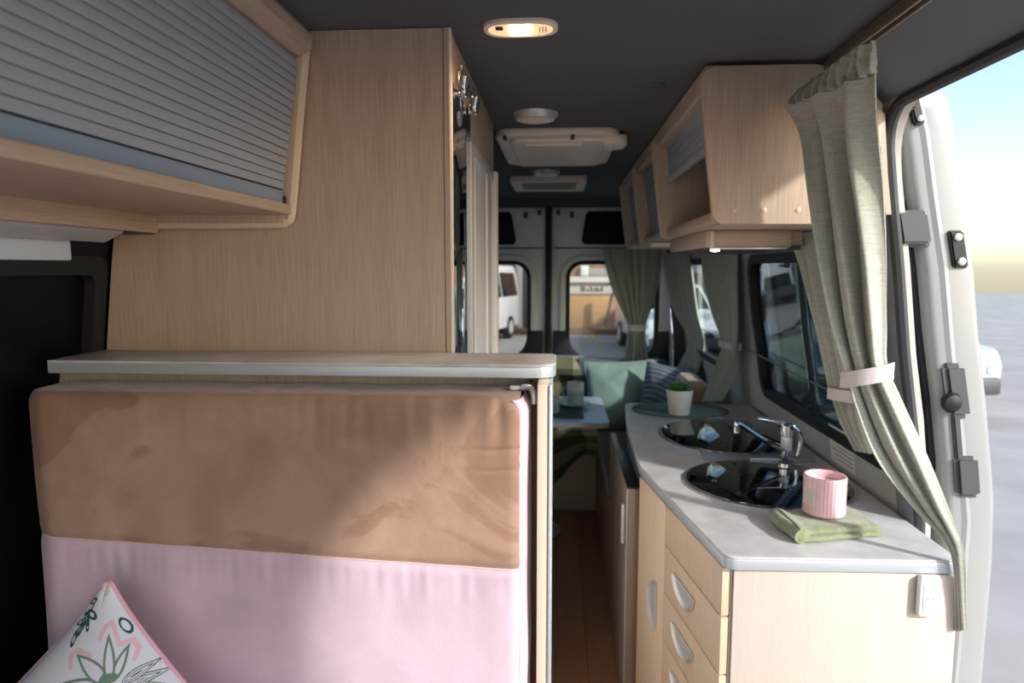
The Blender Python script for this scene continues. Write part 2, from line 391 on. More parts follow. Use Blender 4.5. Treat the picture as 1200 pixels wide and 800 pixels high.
# right wall with the sliding-door opening and two windows
DO = (.02, 1.635, 1.862)
w1 = rrect(1.72, 2.86, .985, 1.545, .09); w2 = rrect(3.30, 4.38, .985, 1.545, .09)
outer = [(-1.15, -.05), (DO[0], -.05)] + rpoly([(DO[0], -.05), (DO[0], DO[2]), (DO[1], DO[2]), (DO[1], -.05)], [0, .22, .12, 0])[1:-1] + [(DO[1], -.05), (4.6, -.05), (4.6, 1.90), (-1.15, 1.90)]
struct('wall_right', plate(outer, [w1, w2], 0, .03, RW, cuts={'b': ZC}), WALLG, angle=50)
wl = rrect(.15, 1.318, .70, 1.515, .03); wl2 = rrect(2.75, 4.3, .985, 1.545, .09)  # second opening is for the added, unseen lounge window
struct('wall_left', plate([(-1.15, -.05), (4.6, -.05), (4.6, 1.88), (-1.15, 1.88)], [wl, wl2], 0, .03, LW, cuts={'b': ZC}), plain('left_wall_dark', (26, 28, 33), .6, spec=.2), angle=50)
def window(name, y0, y1, z0, z1, fn, gmat, r=.09, fr=.028):
    o = struct(name, plate(rrect(y0 - .008, y1 + .008, z0 - .008, z1 + .008, r), [rrect(y0 + fr, y1 - fr, z0 + fr, z1 - fr, r * .7)], -.008, .03, fn, cuts={'b': ZC}), RUBBER, angle=50)
    obj('glass_pane', plate(rrect(y0 + .01, y1 - .01, z0 + .01, z1 - .01, r * .8), [], .014, .019, fn, cuts={'b': ZC}), gmat, o, angle=50)
    return o
W1 = window('window_1', 1.72, 2.86, .985, 1.545, RW, GLASS_TINT)
obj('mullion', plate([(2.28, 1.0), (2.31, 1.0), (2.31, 1.53), (2.28, 1.53)], [], .004, .013, RW, cuts={'b': ZC}), RUBBER, W1)
W2 = window('window_2', 3.30, 4.38, .985, 1.545, RW, GLASS_CLEAR)
window('window_3', .15, 1.318, .70, 1.515, LW, BLIND, .03)
window('added_window_4', 2.75, 4.3, .985, 1.545, LW, GLASS_CLEAR)  # unseen window, added to let daylight into the rear lounge
# sliding-door opening: dark lining header, seal
seal = smoothpts([(DO[0] - .005, -.05), (DO[0] - .005, .6), (DO[0] - .005, 1.2)], 4)
sp = [(DO[1], z) for z in (-.04, .3, .6, .9, 1.1, 1.3, 1.5, 1.65)] + [tuple(p) for p in rpoly([(DO[1], 1.66), (DO[1], DO[2]), (.5, DO[2])], [0, .12, 0])[1:-1]] + [(1.2, DO[2]), (.8, DO[2]), (.4, DO[2])]
struct('trim_1', tube([V((wx(z) + .002, y - .004, min(z, 1.856))) for y, z in sp], .013, 8), plain('door_seal', (52, 53, 57), .6))
sp2 = [(DO[1] + .055, z) for z in (-.04, .3, .6, .9, 1.1, 1.3, 1.5, 1.7, 1.80)]
pil = plate(rpoly([(DO[1] - .002, -.04), (DO[1] + .075, -.04), (DO[1] + .075, 1.86), (DO[1] - .002, 1.86 - .09)], 0), [], -.012, -.002, RW, cuts={'b': ZC})
struct('trim_2', pil, LINING, angle=50)

# rear wall: header and side pillars around the two doors
YR = 4.6
rl = [(2 * CX - .86, -.05), (.86, -.05), (.86, 1.0), (.80, 1.5), (.72, 2.02), (2 * CX - .72, 2.02), (2 * CX - .80, 1.5), (2 * CX - .86, 1.0)]
rh = rpoly([(2 * CX - .78, .02), (.78, .02), (.77, 1.0), (.715, 1.55), (.655, 1.897), (2 * CX - .655, 1.897), (2 * CX - .72, 1.55), (2 * CX - .77, 1.0)], [.05, .05, 0, 0, .08, .08, 0, 0])
struct('wall_rear', plate(rl, [rh], YR - .004, YR + .016, XZ), GREYP, smooth=False)
def rear_door(name, s):
    m = lambda x: x if s > 0 else 2 * CX - x
    out = rpoly([(m(CX + .012), .03), (m(.775), .03), (m(.765), 1.0), (m(.715), 1.55), (m(.662), 1.905), (m(CX + .012), 1.905)], [.01, .05, 0, 0, .07, .01])
    xs = sorted((m(.062), m(.652)))
    hole = rpoly([(xs[0], .88), (xs[1], .88), (xs[1] - (.012 if s > 0 else 0), 1.535), (xs[0] + (.012 if s < 0 else 0), 1.535)], [.16, .16, .10, .10])
    d = struct(name, plate(out, [hole], YR + .018, YR + .065, XZ, bev=.004), DOORP)
    # pressed frame around the window
    big = lambda k: rpoly([(xs[0] - k, .88 - k), (xs[1] + k, .88 - k), (xs[1] + k, 1.535 + k), (xs[0] - k, 1.535 + k)], [.16 + k, .16 + k, .10 + k, .10 + k])
    obj('pressed_frame', plate(big(.055), [big(.012)], YR - .004, YR + .022, XZ, bev=.008), DOORP, d)
    obj('window_seal', plate(big(.015), [big(-.012)], YR - .006, YR + .05, XZ, bev=.003), RUBBER, d)
    obj('glass_pane', plate(big(.004), [], YR + .035, YR + .040, XZ), GLASS_REAR, d)
    # black blanked-off upper panel
    a, b = m(.145), m(.665); c, e = m(.178), m(.625)
    up = rpoly([(a, 1.655), (b - .0 * s, 1.655), (e, 1.872), (c, 1.872)], .03)
    obj('upper_panel', plate(up, [], YR - .002, YR + .024, XZ, bev=.004), BLIND, d)
    # dark lower lining with the lower corners of the window cut out
    lo = rpoly([(m(CX + .035), .06), (m(.74), .06), (m(.735), 1.075), (m(CX + .035), 1.075)], .01)
    obj('lower_lining', plate(lo, [[(p[0], min(p[1], 1.0749 + 0 * p[1])) for p in big(-.002)]] if False else [], YR + .003, YR + .019, XZ), NAVY, d) if False else None
    i0, i1 = sorted((m(CX + .035), m(.74)))
    band = rpoly([(i0, .06), (i1, .06), (i1, .87), (i0, .87)], .004)
    obj('lower_lining', plate(band, [], YR - .008, YR + .019, XZ, bev=.003), NAVY, d)
    for (x0, x1, sg) in ((i0, xs[0] - .004, 1), (xs[1] + .004, i1, -1)):
        tx = xs[0] + .13 if sg > 0 else xs[1] - .13
        x_in, x_out = (xs[0] - .012, i0) if sg > 0 else (xs[1] + .012, i1)
        tri = [(x_out, .868), (tx, .868), (tx - sg * .06, .895), (x_in + sg * .045, .955), (x_in + sg * .012, 1.02), (x_in, 1.08), (x_out, 1.08)]
        obj('lower_lining', plate(tri, [], YR - .008, YR + .019, XZ, bev=.002), NAVY, d)
    hb = join(*[box(min(m(CX + .05 + k * .09), m(CX + .075 + k * .09)), max(m(CX + .05 + k * .09), m(CX + .075 + k * .09)), YR - .012, YR + .02, 1.85 - .02 * k, 1.885 - .015 * k, .003) for k in range(2)])
    obj('latch', hb, GREYP, d)
    ln = box(*sorted((m(CX + .03), m(.70))), YR + .012, YR + .024, 1.628, 1.638, .002)
    obj('panel_joint', ln, GREYP, d)
rear_door('door_1', -1); rear_door('door_2', 1)
struct('trim_3', box(CX - .022, CX + .022, YR - .01, YR + .07, .03, 1.905, .006), RUBBER)

# the open sliding door, slid back outside the wall
SO = [(-.1, .07), (.6, .085), (.9, .095), (1.2, .092), (1.5, .086), (1.75, .072), (1.9, .058), (1.97, .053)]
def sx(z):
    o = SO[-1][1]
    for (a, xa), (b, xb) in zip(SO, SO[1:]):
        if z <= b:
            o = xa + (xb - xa) * max(0, (z - a)) / (b - a); break
    return wx(min(z, 1.95)) + o
DF = 1.645
SD = lambda a, b, d: V((sx(b) - .02 + d, a, b))
dw = rrect(DF + .055, 2.75, .95, 1.72, .10)
DZ = [.2, .5, .8, .95, 1.05, 1.2, 1.35, 1.5, 1.6, 1.7, 1.8, 1.86, 1.92]
d3 = struct('door_3', plate(rpoly([(DF, -.05), (2.92, -.05), (2.92, 1.96), (DF, 1.96)], [.03, .03, .10, .10]), [dw], 0, .115, SD, bev=.018, cuts={'b': DZ}), PAINT, angle=50)
obj('window_seal', plate(rrect(DF + .035, 2.77, .93, 1.74, .11), [rrect(DF + .11, 2.71, .99, 1.68, .08)], -.012, .06, SD, cuts={'b': DZ}), RUBBER, d3, angle=50)
obj('glass_pane', plate(rrect(DF + .075, 2.745, .955, 1.715, .10), [], .06, .066, SD, cuts={'b': DZ}), GLASS_TINT, d3, angle=50)
rb = tube([V((sx(z) + .022, DF + .0115, z)) for z in [.0, .3, .6, .9, 1.1, 1.3, 1.5, 1.65, 1.8, 1.9]], .016, 8)
obj('edge_ridge', rb, PAINT, d3)
def onedge(z, dx, dy=-.012): return V((sx(z) + dx, DF + dy, z))
def edgebox(z0, z1, a, b, d0, d1, bev=.004):
    bm = box(0, 1, DF + d0, DF + d1, 0, 1, 0); 
    for v in bm.verts:
        z = z0 + (z1 - z0) * v.co.z; v.co = V((sx(z) + a + (b - a) * v.co.x, v.co.y, z))
    bmesh.ops.bevel(bm, geom=bm.edges[:], offset=bev, segments=2, affect='EDGES'); return bm
lt = obj('latch_plate', edgebox(1.50, 1.585, .042, .074, -.010, .004), BLACK, d3)
for z in (1.515, 1.57): 
    s = lathe([(.009, 0), (.009, .004), (.006, .006)], seg=16); xf(s, Matrix.Translation(onedge(z, .058, -.010)) @ Matrix.Rotation(pi / 2, 4, 'X')); obj('screw', s, SATIN, lt)
hb = obj('upper_bracket', join(edgebox(1.82, 1.905, -.004, .018, -.018, .004), edgebox(1.85, 1.90, -.026, .0, -.03, -.006)), BLACK, d3)
for z in (1.832, 1.885):
    s = lathe([(.007, 0), (.007, .004), (.004, .006)], seg=14); xf(s, Matrix.Translation(onedge(z, .007, -.018)) @ Matrix.Rotation(pi / 2, 4, 'X')); obj('screw', s, SATIN, hb)
obj('guide_bracket', join(edgebox(1.555, 1.625, -.07, -.005, -.022, .0, .005), edgebox(1.548, 1.632, -.07, -.001, -.004, .01, .003)), GREYP, d3)
ht = obj('handle_trim', edgebox(1.15, 1.28, -.005, .045, -.014, .004, .012), GREYP, d3)
hk = lathe([(.022, 0), (.024, .006), (.018, .014), (.006, .017)], seg=20); xf(hk, Matrix.Translation(onedge(1.19, .0, -.014)) @ Matrix.Rotation(pi / 2, 4, 'X')); obj('release_knob', hk, BLACK, ht)
obj('lower_trim', join(edgebox(.96, 1.06, .0, .055, -.014, .004, .01), edgebox(1.05, 1.16, .005, .022, -.01, .004, .004)), GREYP, d3)

# ------------------------------------------------------------------ ceiling fittings
def ceiling_lamp():
    c = at(610, 40, 1.33); c = V((c.x, 1.335, CZ))
    t = thing('ceiling_lamp', 'lit oval ceiling lamp with a warm glowing centre in the dark ceiling', 'lamp', c)
    def sup(a, b, k=3.2, n=48): return [((abs(cos(q)) ** (2 / k)) * math.copysign(a, cos(q)) + c.x, (abs(sin(q)) ** (2 / 2.4)) * math.copysign(b, sin(q)) + c.y) for q in [2 * pi * i / n for i in range(n)]]
    obj('bezel', plate(sup(.070, .042), [sup(.060, .033)], CZ - .009, CZ + .002, XY, bev=.003), CREAMP, t)
    obj('diffuser', plate(sup(.061, .034), [], CZ - .008, CZ + .001, XY, bev=.002), LAMPDIF, t)
    obj('bulb_lens', join(*[box(c.x - .021 + k * .007, c.x - .0145 + k * .007, c.y - .026, c.y + .022, CZ - .0115, CZ - .006, .0015) for k in range(6)]), LAMPGLOW, t)
    obj('switch', box(c.x - .046, c.x - .032, c.y - .022, c.y - .008, CZ - .011, CZ - .006, .001), BLACK, t)
    obj('vent_slots', join(*[box(c.x + .034 + k * .006, c.x + .037 + k * .006, c.y - .018, c.y + .01, CZ - .010, CZ - .007, .001) for k in range(3)]), CREAMP, t)
ceiling_lamp()
def puck(label, x, y, r):
    t = thing('puck_lamp', label, 'lamp', (x, y, CZ), 'unlit round ceiling spotlights')
    obj('bezel', lathe([(r * .55, .001), (r * 1.02, .001), (r, -.006), (r * .84, -.019), (r * .72, -.021), (r * .66, -.019), (r * .5, -.017)], (x, y, CZ)), SATIN, t)
    obj('lens', lathe([(.001, -.014), (r * .66, -.016), (r * .66, -.021), (r * .4, -.025), (.001, -.026)], (x, y, CZ)), CREAMP, t)
puck('round silver ceiling spotlight in front of the white roof hatch', -.072, 2.07, .066)
puck('small round ceiling spotlight between the roof hatch and the flat vent grille', -.063, 3.28, .066)
def hatch():
    x0, x1, y0, y1 = -.215, .195, 2.27, 2.93
    t = thing('roof_hatch', 'white plastic roof hatch frame in the dark ceiling', 'hatch', ((x0 + x1) / 2, (y0 + y1) / 2, CZ))
    o = rrect(x0, x1, y0, y1, .06); i = rrect(x0 + .075, x1 - .075, y0 + .1, y1 - .1, .03)
    obj('frame', plate(o, [i], CZ - .024, CZ + .002, XY, bev=.008), CREAMP, t)
    obj('screen_panel', plate(rrect(x0 + .05, x1 - .04, y0 + .06, y1 - .05, .03), [], CZ - .036, CZ - .016, XY, bev=.006), CREAMP, t)
    obj('handle_bar', box(x0 + .10, x1 - .12, y0 + .075, y0 + .10, CZ - .046, CZ - .035, .004), CREAMP, t)
    for xx in (x0 + .03, x1 - .16):
        obj('latch', box(xx, xx + .012, y0 - .004, y0 + .03, CZ - .036, CZ - .024, .002), GREYP, t)
    obj('corner_handle', plate(rpoly([(x1 - .05, y0 + .05), (x1 + .03, y0 + .07), (x1 + .025, y0 + .17), (x1 - .04, y0 + .2)], .02), [], CZ - .045, CZ - .01, XY, bev=.006), CREAMP, t)
hatch()
def vent():
    x0, x1, y0, y1 = -.245, .135, 3.42, 3.86
    t = thing('ceiling_vent', 'flat rectangular vent grille in the ceiling behind the roof hatch', 'vent', ((x0 + x1) / 2, (y0 + y1) / 2, CZ))
    obj('frame', plate(rrect(x0, x1, y0, y1, .02), [rrect(x0 + .05, x1 - .05, y0 + .06, y1 - .06, .01)], CZ - .03, CZ + .002, XY, bev=.006), CREAMP, t)
    obj('backing', box(x0 + .04, x1 - .04, y0 + .05, y1 - .05, CZ - .008, CZ, 0), DARKGAP, t)
    obj('louvres', join(*[box(x0 + .045, x1 - .045, y0 + .065 + k * .03, y0 + .082 + k * .03, CZ - .024, CZ - .012, .002) for k in range(11)]), plain('louvre_tan', (150, 132, 112), .5), t)
vent()
sensor = lathe([(.001, -.008), (.012, -.008), (.018, -.002), (.018, .001), (.001, .001)], (.24, 1.77, CZ))
tag(obj('ceiling_stud', sensor, GREYP), 'tiny round dark stud alone on the ceiling, beside the hatch', 'stud')

# ------------------------------------------------------------------ left overhead locker
def left_locker():
    t = thing('overhead_locker', 'oak overhead locker on the left with a wide grey roller shutter', 'locker', (-.7, .6, 1.6))
    Y1 = 1.326; Y0 = -.1
    # end panel against the wardrobe
    pts = [(lx(1.58) + .03, 1.586), (-.80, 1.586), (-.521, 1.586), (-.478, 1.93), (-.48, CZ - .002), (-.66, CZ - .002), (2 * CX - .66, 1.90), (lx(1.8) + .02, 1.85)]
    obj('end_panel', plate(rpoly(pts, [0, 0, .035, .01, 0, 0, 0, 0]), [], Y1 - .022, Y1, XZ, bev=.004), WZ, t)
    obj('end_edge', tube(smoothpts([(-.79, Y1 - .012, 1.5855), (-.56, Y1 - .012, 1.5855), (-.531, Y1 - .012, 1.592), (-.519, Y1 - .012, 1.615), (-.499, Y1 - .012, 1.78), (-.480, Y1 - .012, 1.925)], 5), .0095, 8), EDGE, t)
    obj('bottom_board', box(lx(1.6) + .03, -.515, Y0, Y1 - .02, 1.602, 1.622, .004), WY, t)
    obj('rear_batten', box(-.80, -.785, Y0, Y1 - .02, 1.568, 1.604, .003), WY, t)
    rail = [(-.545, 1.90), (-.488, 1.892), (-.462, 1.905), (-.462, 1.93), (-.478, CZ - .002), (-.545, CZ - .002)]
    obj('top_rail', plate(rpoly(rail, [0, .008, .008, .01, 0, 0]), [], Y0, Y1 - .03, XZ, bev=.002), WY, t)
    # tambour shutter: slats across the locker, running up and rolling in at the top
    path = []
    L = 0; n = 18
    zz = [1.650 + k * .0148 for k in range(n)]
    bms = []
    for k, z in enumerate(zz):
        x = -.528 + (z - 1.65) * .16
        if z > 1.87: x -= (z - 1.87) * .5
        bms.append(box(x - .008, x, Y0, Y1 - .024, z, z + .0139, .0007, 2))
    tm = obj('tambour_shutter', join(*bms), TAMB, t)
    obj('shutter_backing', box(-.548, -.533, Y0, Y1 - .024, 1.63, 1.9, 0), DARKGAP, t)
    obj('pull_bar', box(-.542, -.527, Y0, Y1 - .026, 1.622, 1.6475, .003), TAMBB, t)
    obj('stop', box(-.545, -.524, Y1 - .034, Y1 - .022, 1.622, 1.637, .002), BLACK, t)
left_locker()
def blind():
    t = thing('blind_cassette', 'pale grey roller blind cassette above the black left window', 'blind', (-.9, .6, 1.56))
    y0, y1 = .0, 1.20
    obj('rail', box(lx(1.58) + .004, -.80, -.05, 1.27, 1.578, 1.598, .004), GREYL, t)
    obj('housing', plate(rpoly([(lx(1.55) + .006, 1.555), (lx(1.55) + .05, 1.548), (lx(1.57) + .085, 1.566), (lx(1.57) + .085, 1.577), (lx(1.57) + .006, 1.577)], .006), [], -.05, 1.25, XZ, bev=.002), GREYL, t)
    obj('blind_hem', box(lx(1.53) + .012, lx(1.53) + .03, y0, 1.19, 1.513, 1.555, .004), plain('hem_white', (206, 214, 226), .4), t)
    obj('end_bracket', box(-.86, -.80, 1.262, 1.318, 1.566, 1.597, .004), GREYP, t)
blind()

# ------------------------------------------------------------------ wardrobe / washroom cubicle
def wardrobe():
    y0, y1 = 1.33, 2.20
    t = thing('wardrobe', 'tall oak wardrobe cubicle reaching the ceiling on the left', 'wardrobe', (-.55, y0, 0))
    zs = [0.002, .3, .6, .9, 1.15, 1.3, 1.5, 1.7, 1.86]
    pts = [(-.222, .002), (-.222, CZ - .002), (-.70, CZ - .002), (2 * CX - .655, 1.90)] + [(lx(z) + .012, z) for z in zs[::-1]]
    obj('front_panel', plate(pts, [], y0, y0 + .018, XZ), WZ, t)
    obj('corner_post', box(-.2205, -.2085, y0 - .002, y0 + .03, .002, CZ - .002, .0), WZ, t)
    obj('corner_edge', tube([(-.2100, y0 + .002, .002), (-.2100, y0 + .002, 1.0), (-.2100, y0 + .002, CZ - .003)], .0050, 8), EDGE, t)
    obj('header', plate([(y0 + .03, 1.862), (1.63, 1.862), (1.63, 1.80), (y1, 1.80), (y1, CZ - .002), (y0 + .03, CZ - .002)], [], -.228, -.2095, YZ, bev=.001), WY, t)
    obj('side_panel', box(-.235, -.2215, y0 + .018, 1.66, .002, 1.87, 0), WZ, t)
    d = obj('washroom_door', box(-.232, -.214, 1.685, y1 - .01, .02, 1.80, .002), WHITEP, t)
    obj('door_frame', join(box(-.226, -.2085, 1.645, 1.69, .002, 1.80, .003), box(-.228, -.208, 1.69, y1, 1.775, 1.80, .002)), GREYL, t)
    obj('door_stile', join(box(-.216, -.2095, 1.70, 1.78, .03, 1.775, .003), box(-.216, -.2095, 2.02, 2.10, .03, 1.775, .003)), WHITEP, d)
    obj('jamb_post', box(-.234, -.196, y1 - .005, y1 + .03, .002, 1.805, .006), WHITEP, t)
    obj('rear_panel', plate([(-.222, .002), (-.222, CZ - .002), (-.70, CZ - .002), (2 * CX - .655, 1.90)] + [(lx(z) + .012, z) for z in zs[::-1]], [], y1 + .01, y1 + .025, XZ), WZ, t)
wardrobe()
tag(obj('wall_mirror', plate(rrect(1.362, 1.640, .55, 1.862, .004), [], -.2210, -.2095, YZ, bev=.001), MIRROR), 'narrow tall mirror on the aisle side of the oak wardrobe', 'mirror')
def hook(label, y, z):
    x = -.2090; t = thing('coat_hook', label, 'hook', (x, y, z), 'chrome coat hooks on the wardrobe')
    obj('back_plate', plate(rpoly([(y - .008, z - .022), (y + .008, z - .022), (y + .006, z + .032), (y - .006, z + .032)], .005), [], x - .0005, x + .006, YZ, bev=.0015), CHROME, t)
    def arm(dy, up, out, name='prong'):
        p = smoothpts([(x + .004, y, z - .012), (x + .016, y + dy * .35, z - .020), (x + out * .8, y + dy * .8, z - .008), (x + out, y + dy, z + up)], 6)
        obj(name, tube(p, .004, 8, rs=[.0042] * (len(p) - 3) + [.0046, .005, .003]), CHROME, t)
    arm(-.026, .014, .020); arm(.026, .014, .022)
    obj('prong', tube(smoothpts([(x + .004, y, z + .01), (x + .009, y, z + .02), (x + .009, y, z + .038)], 5), .0036, 8), CHROME, t)
hook('chrome triple coat hook nearest the front edge of the wardrobe', 1.42, 1.868)
hook('second chrome triple coat hook, the lower and farther in the photo', 1.60, 1.872)

# ------------------------------------------------------------------ bench partition, shelf and backrest
def partition():
    t = thing('bench_partition', 'oak partition panel behind the pink and brown backrest', 'partition', (-.4, 1.25, 0))
    obj('back_panel', box(lx(.9) + .02, -.035, 1.235, 1.253, .002, 1.309, 0), WZ, t)
    t = thing('partition_post', 'narrow pale upright end panel with silver edge beside the aisle', 'post', (-.025, 1.2, 0))
    e = obj('end_panel', box(-.034, -.0155, 1.115, 1.325, .002, 1.3085, .001), EDGE, t)
    obj('silver_edge', box(-.0155, -.0095, 1.112, 1.325, .002, 1.3085, .002), ALU, t)
    obj('gap_shade_batten', box(-.0550, -.0345, 1.205, 1.234, .002, 1.3085, .001), wood('painted_shade_wood', 'Z', (120, 86, 60), (150, 110, 80)), t)  # darker wood paints in the shade of the gap beside the cushion
    s = lathe([(.003, 0), (.003, .002), (.001, .0025)], seg=12); xf(s, Matrix.Translation((-.047, 1.205, 1.30)) @ Matrix.Rotation(pi / 2, 4, 'X')); obj('screw', s, BLACK, t)
partition()
def shelf():
    t = thing('shelf', 'long narrow grey stone-look shelf on top of the bench partition', 'shelf', (-.45, 1.25, 1.31))
    p = rpoly([(lx(1.32) + .012, 1.168), (-.004, 1.168), (-.004, 1.327), (lx(1.32) + .012, 1.327)], [.0, .035, .02, 0])
    obj('top', plate(p, [], 1.329, 1.334, XY, bev=.001), STONE, t)
    obj('edging', plate(p, [], 1.310, 1.3295, XY, bev=.0015), ALU, t)
shelf()
def backrest():
    x0, x1, yf, yb, zt, zb = lx(1.2) + .035, -.0505, 1.10, 1.225, 1.288, .345
    t = thing('upright_cushion', 'upright bench cushion in brown and pink velvet facing the camera', 'cushion', (-.45, 1.16, zb))
    seam = lambda x: .992 + (-.06 - x) * .042
    def front(x, z):
        e = min(1, (x1 - x) / .03); e2 = min(1, (x - x0) / .04)
        y = yf + .016 * (1 - max(0, e)) ** 2 + .016 * (1 - max(0, e2)) ** 2
        y -= .006 * noise.noise(V((x * 3, 0, z * 3.4))) + .0022 * noise.noise(V((x * 14, 2, z * 9)))
        k = math.exp(-((zt - z) / .07) ** 2)
        y -= .0042 * k * noise.noise(V((x * 55, 7, z * 6))) * (.3 + 1.0 * max(0, (x + .5) / .5))
        q = math.exp(-((z - seam(x)) / .008) ** 2); y += .004 * q
        q2 = math.exp(-((z - seam(x) + .03) / .03) ** 2); y -= .0016 * q2 * noise.noise(V((x * 70, 4, z * 4)))
        if x > -.17 and z > 1.12:
            for zc, dd in ((1.2, .0026), (1.165, .002)): y += dd * math.exp(-((z - zc - .01 * noise.noise(V((x * 20, 0, zc)))) / .004) ** 2) * min(1, (x + .17) / .06)
        return y
    def panel(xa, xb, za, zb_, over, nu, nv):
        rr = .022
        def fn(u, v):
            x = xa + (xb - xa) * u
            lo = za(x); hi = zb_(x)
            if not over:
                z = lo + (hi - lo) * v; return V((x, front(x, z), z))
            hi2 = hi - rr
            if v < .8: z = lo + (hi2 - lo) * v / .8; return V((x, front(x, z), z))
            if v < .92:
                a = (v - .8) / .12 * pi / 2; y = front(x, hi2); return V((x, y + rr * (1 - cos(a)), hi2 + rr * sin(a)))
            s = (v - .92) / .08; y = front(x, hi2) + rr
            return V((x, y + (yb - .004 - y) * s, hi + .001 * sin(s * pi) + .0015 * noise.noise(V((x * 30, s, 0)))))
        bm = grid(fn, nu, nv); return bm
    bv = 1
    up = obj('brown_panel', panel(x0, x1 - .012, seam, lambda x: zt + .002 * noise.noise(V((x * 8, 0, 0))), True, 260, 120), BROWN, t, angle=80)
    lo = obj('pink_panel', panel(x0, x1 - .012, lambda x: zb, lambda x: seam(x), False, 200, 130), PINK, t, angle=80)
    # core with the pink boxing strip round the side
    def core(u, v):   # side strip: v up, u from front to back, bulging outward
        z = zb + (zt - .004 - zb) * v
        a = u * pi / 2 if u < 1 else pi / 2
        if u < .4:
            s = u / .4; x = x1 - .013 + .013 * sin(s * pi / 2); y = front(x1 - .013, z) + .02 * (1 - cos(s * pi / 2))
        else:
            s = (u - .4) / .6; x = x1 + .004 * sin(s * pi); y = front(x1 - .013, z) + .02 + (yb - .005 - front(x1 - .013, z) - .02) * s
        r = max(0, (v - .975) / .025); x -= .012 * r * r
        return V((x + .002 * noise.noise(V((0, y * 20, z * 9))), y, z))
    sd = obj('side_boxing', grid(core, 14, 90), PINK, t, angle=80)
    obj('cushion_core', box(x0 + .005, x1 - .012, yf + .026, yb - .006, zb, zt - .012, .01), PINK, t)
    obj('seam_stitching', tube([V((x, front(x, seam(x)) - .0008, seam(x))) for x in [x0 + .01 + (x1 - .014 - x0 - .01) * k / 120 for k in range(121)]], .0012, 6), STITCH, t)
    top = obj('back_cover', box(x0 + .004, x1 - .008, yb - .010, yb, zb, zt - .002, .004), PINK, t)
    z = zt + .004
    cl = obj('zip_clip', join(box(-.084, -.058, 1.165, 1.177, z - .003, z + .005, .002), tube(smoothpts([(-.062, 1.165, z + .003), (-.048, 1.160, z + .003), (-.042, 1.156, z - .006), (-.041, 1.154, z - .024)], 5), .0055, 8)), SATIN, t)
backrest()
def bench():
    t = thing('storage_bench', 'low bench seat in front of the two-tone backrest', 'bench', (-.45, .85, 0))
    obj('base', box(lx(.3) + .01, -.06, .58, 1.09, .002, .34, .004), WZ, t)
    obj('seat_cushion', softbox(lx(.4) + .02, -.055, .54, 1.08, .341, .41, .03, .004), PINK, t)
bench()
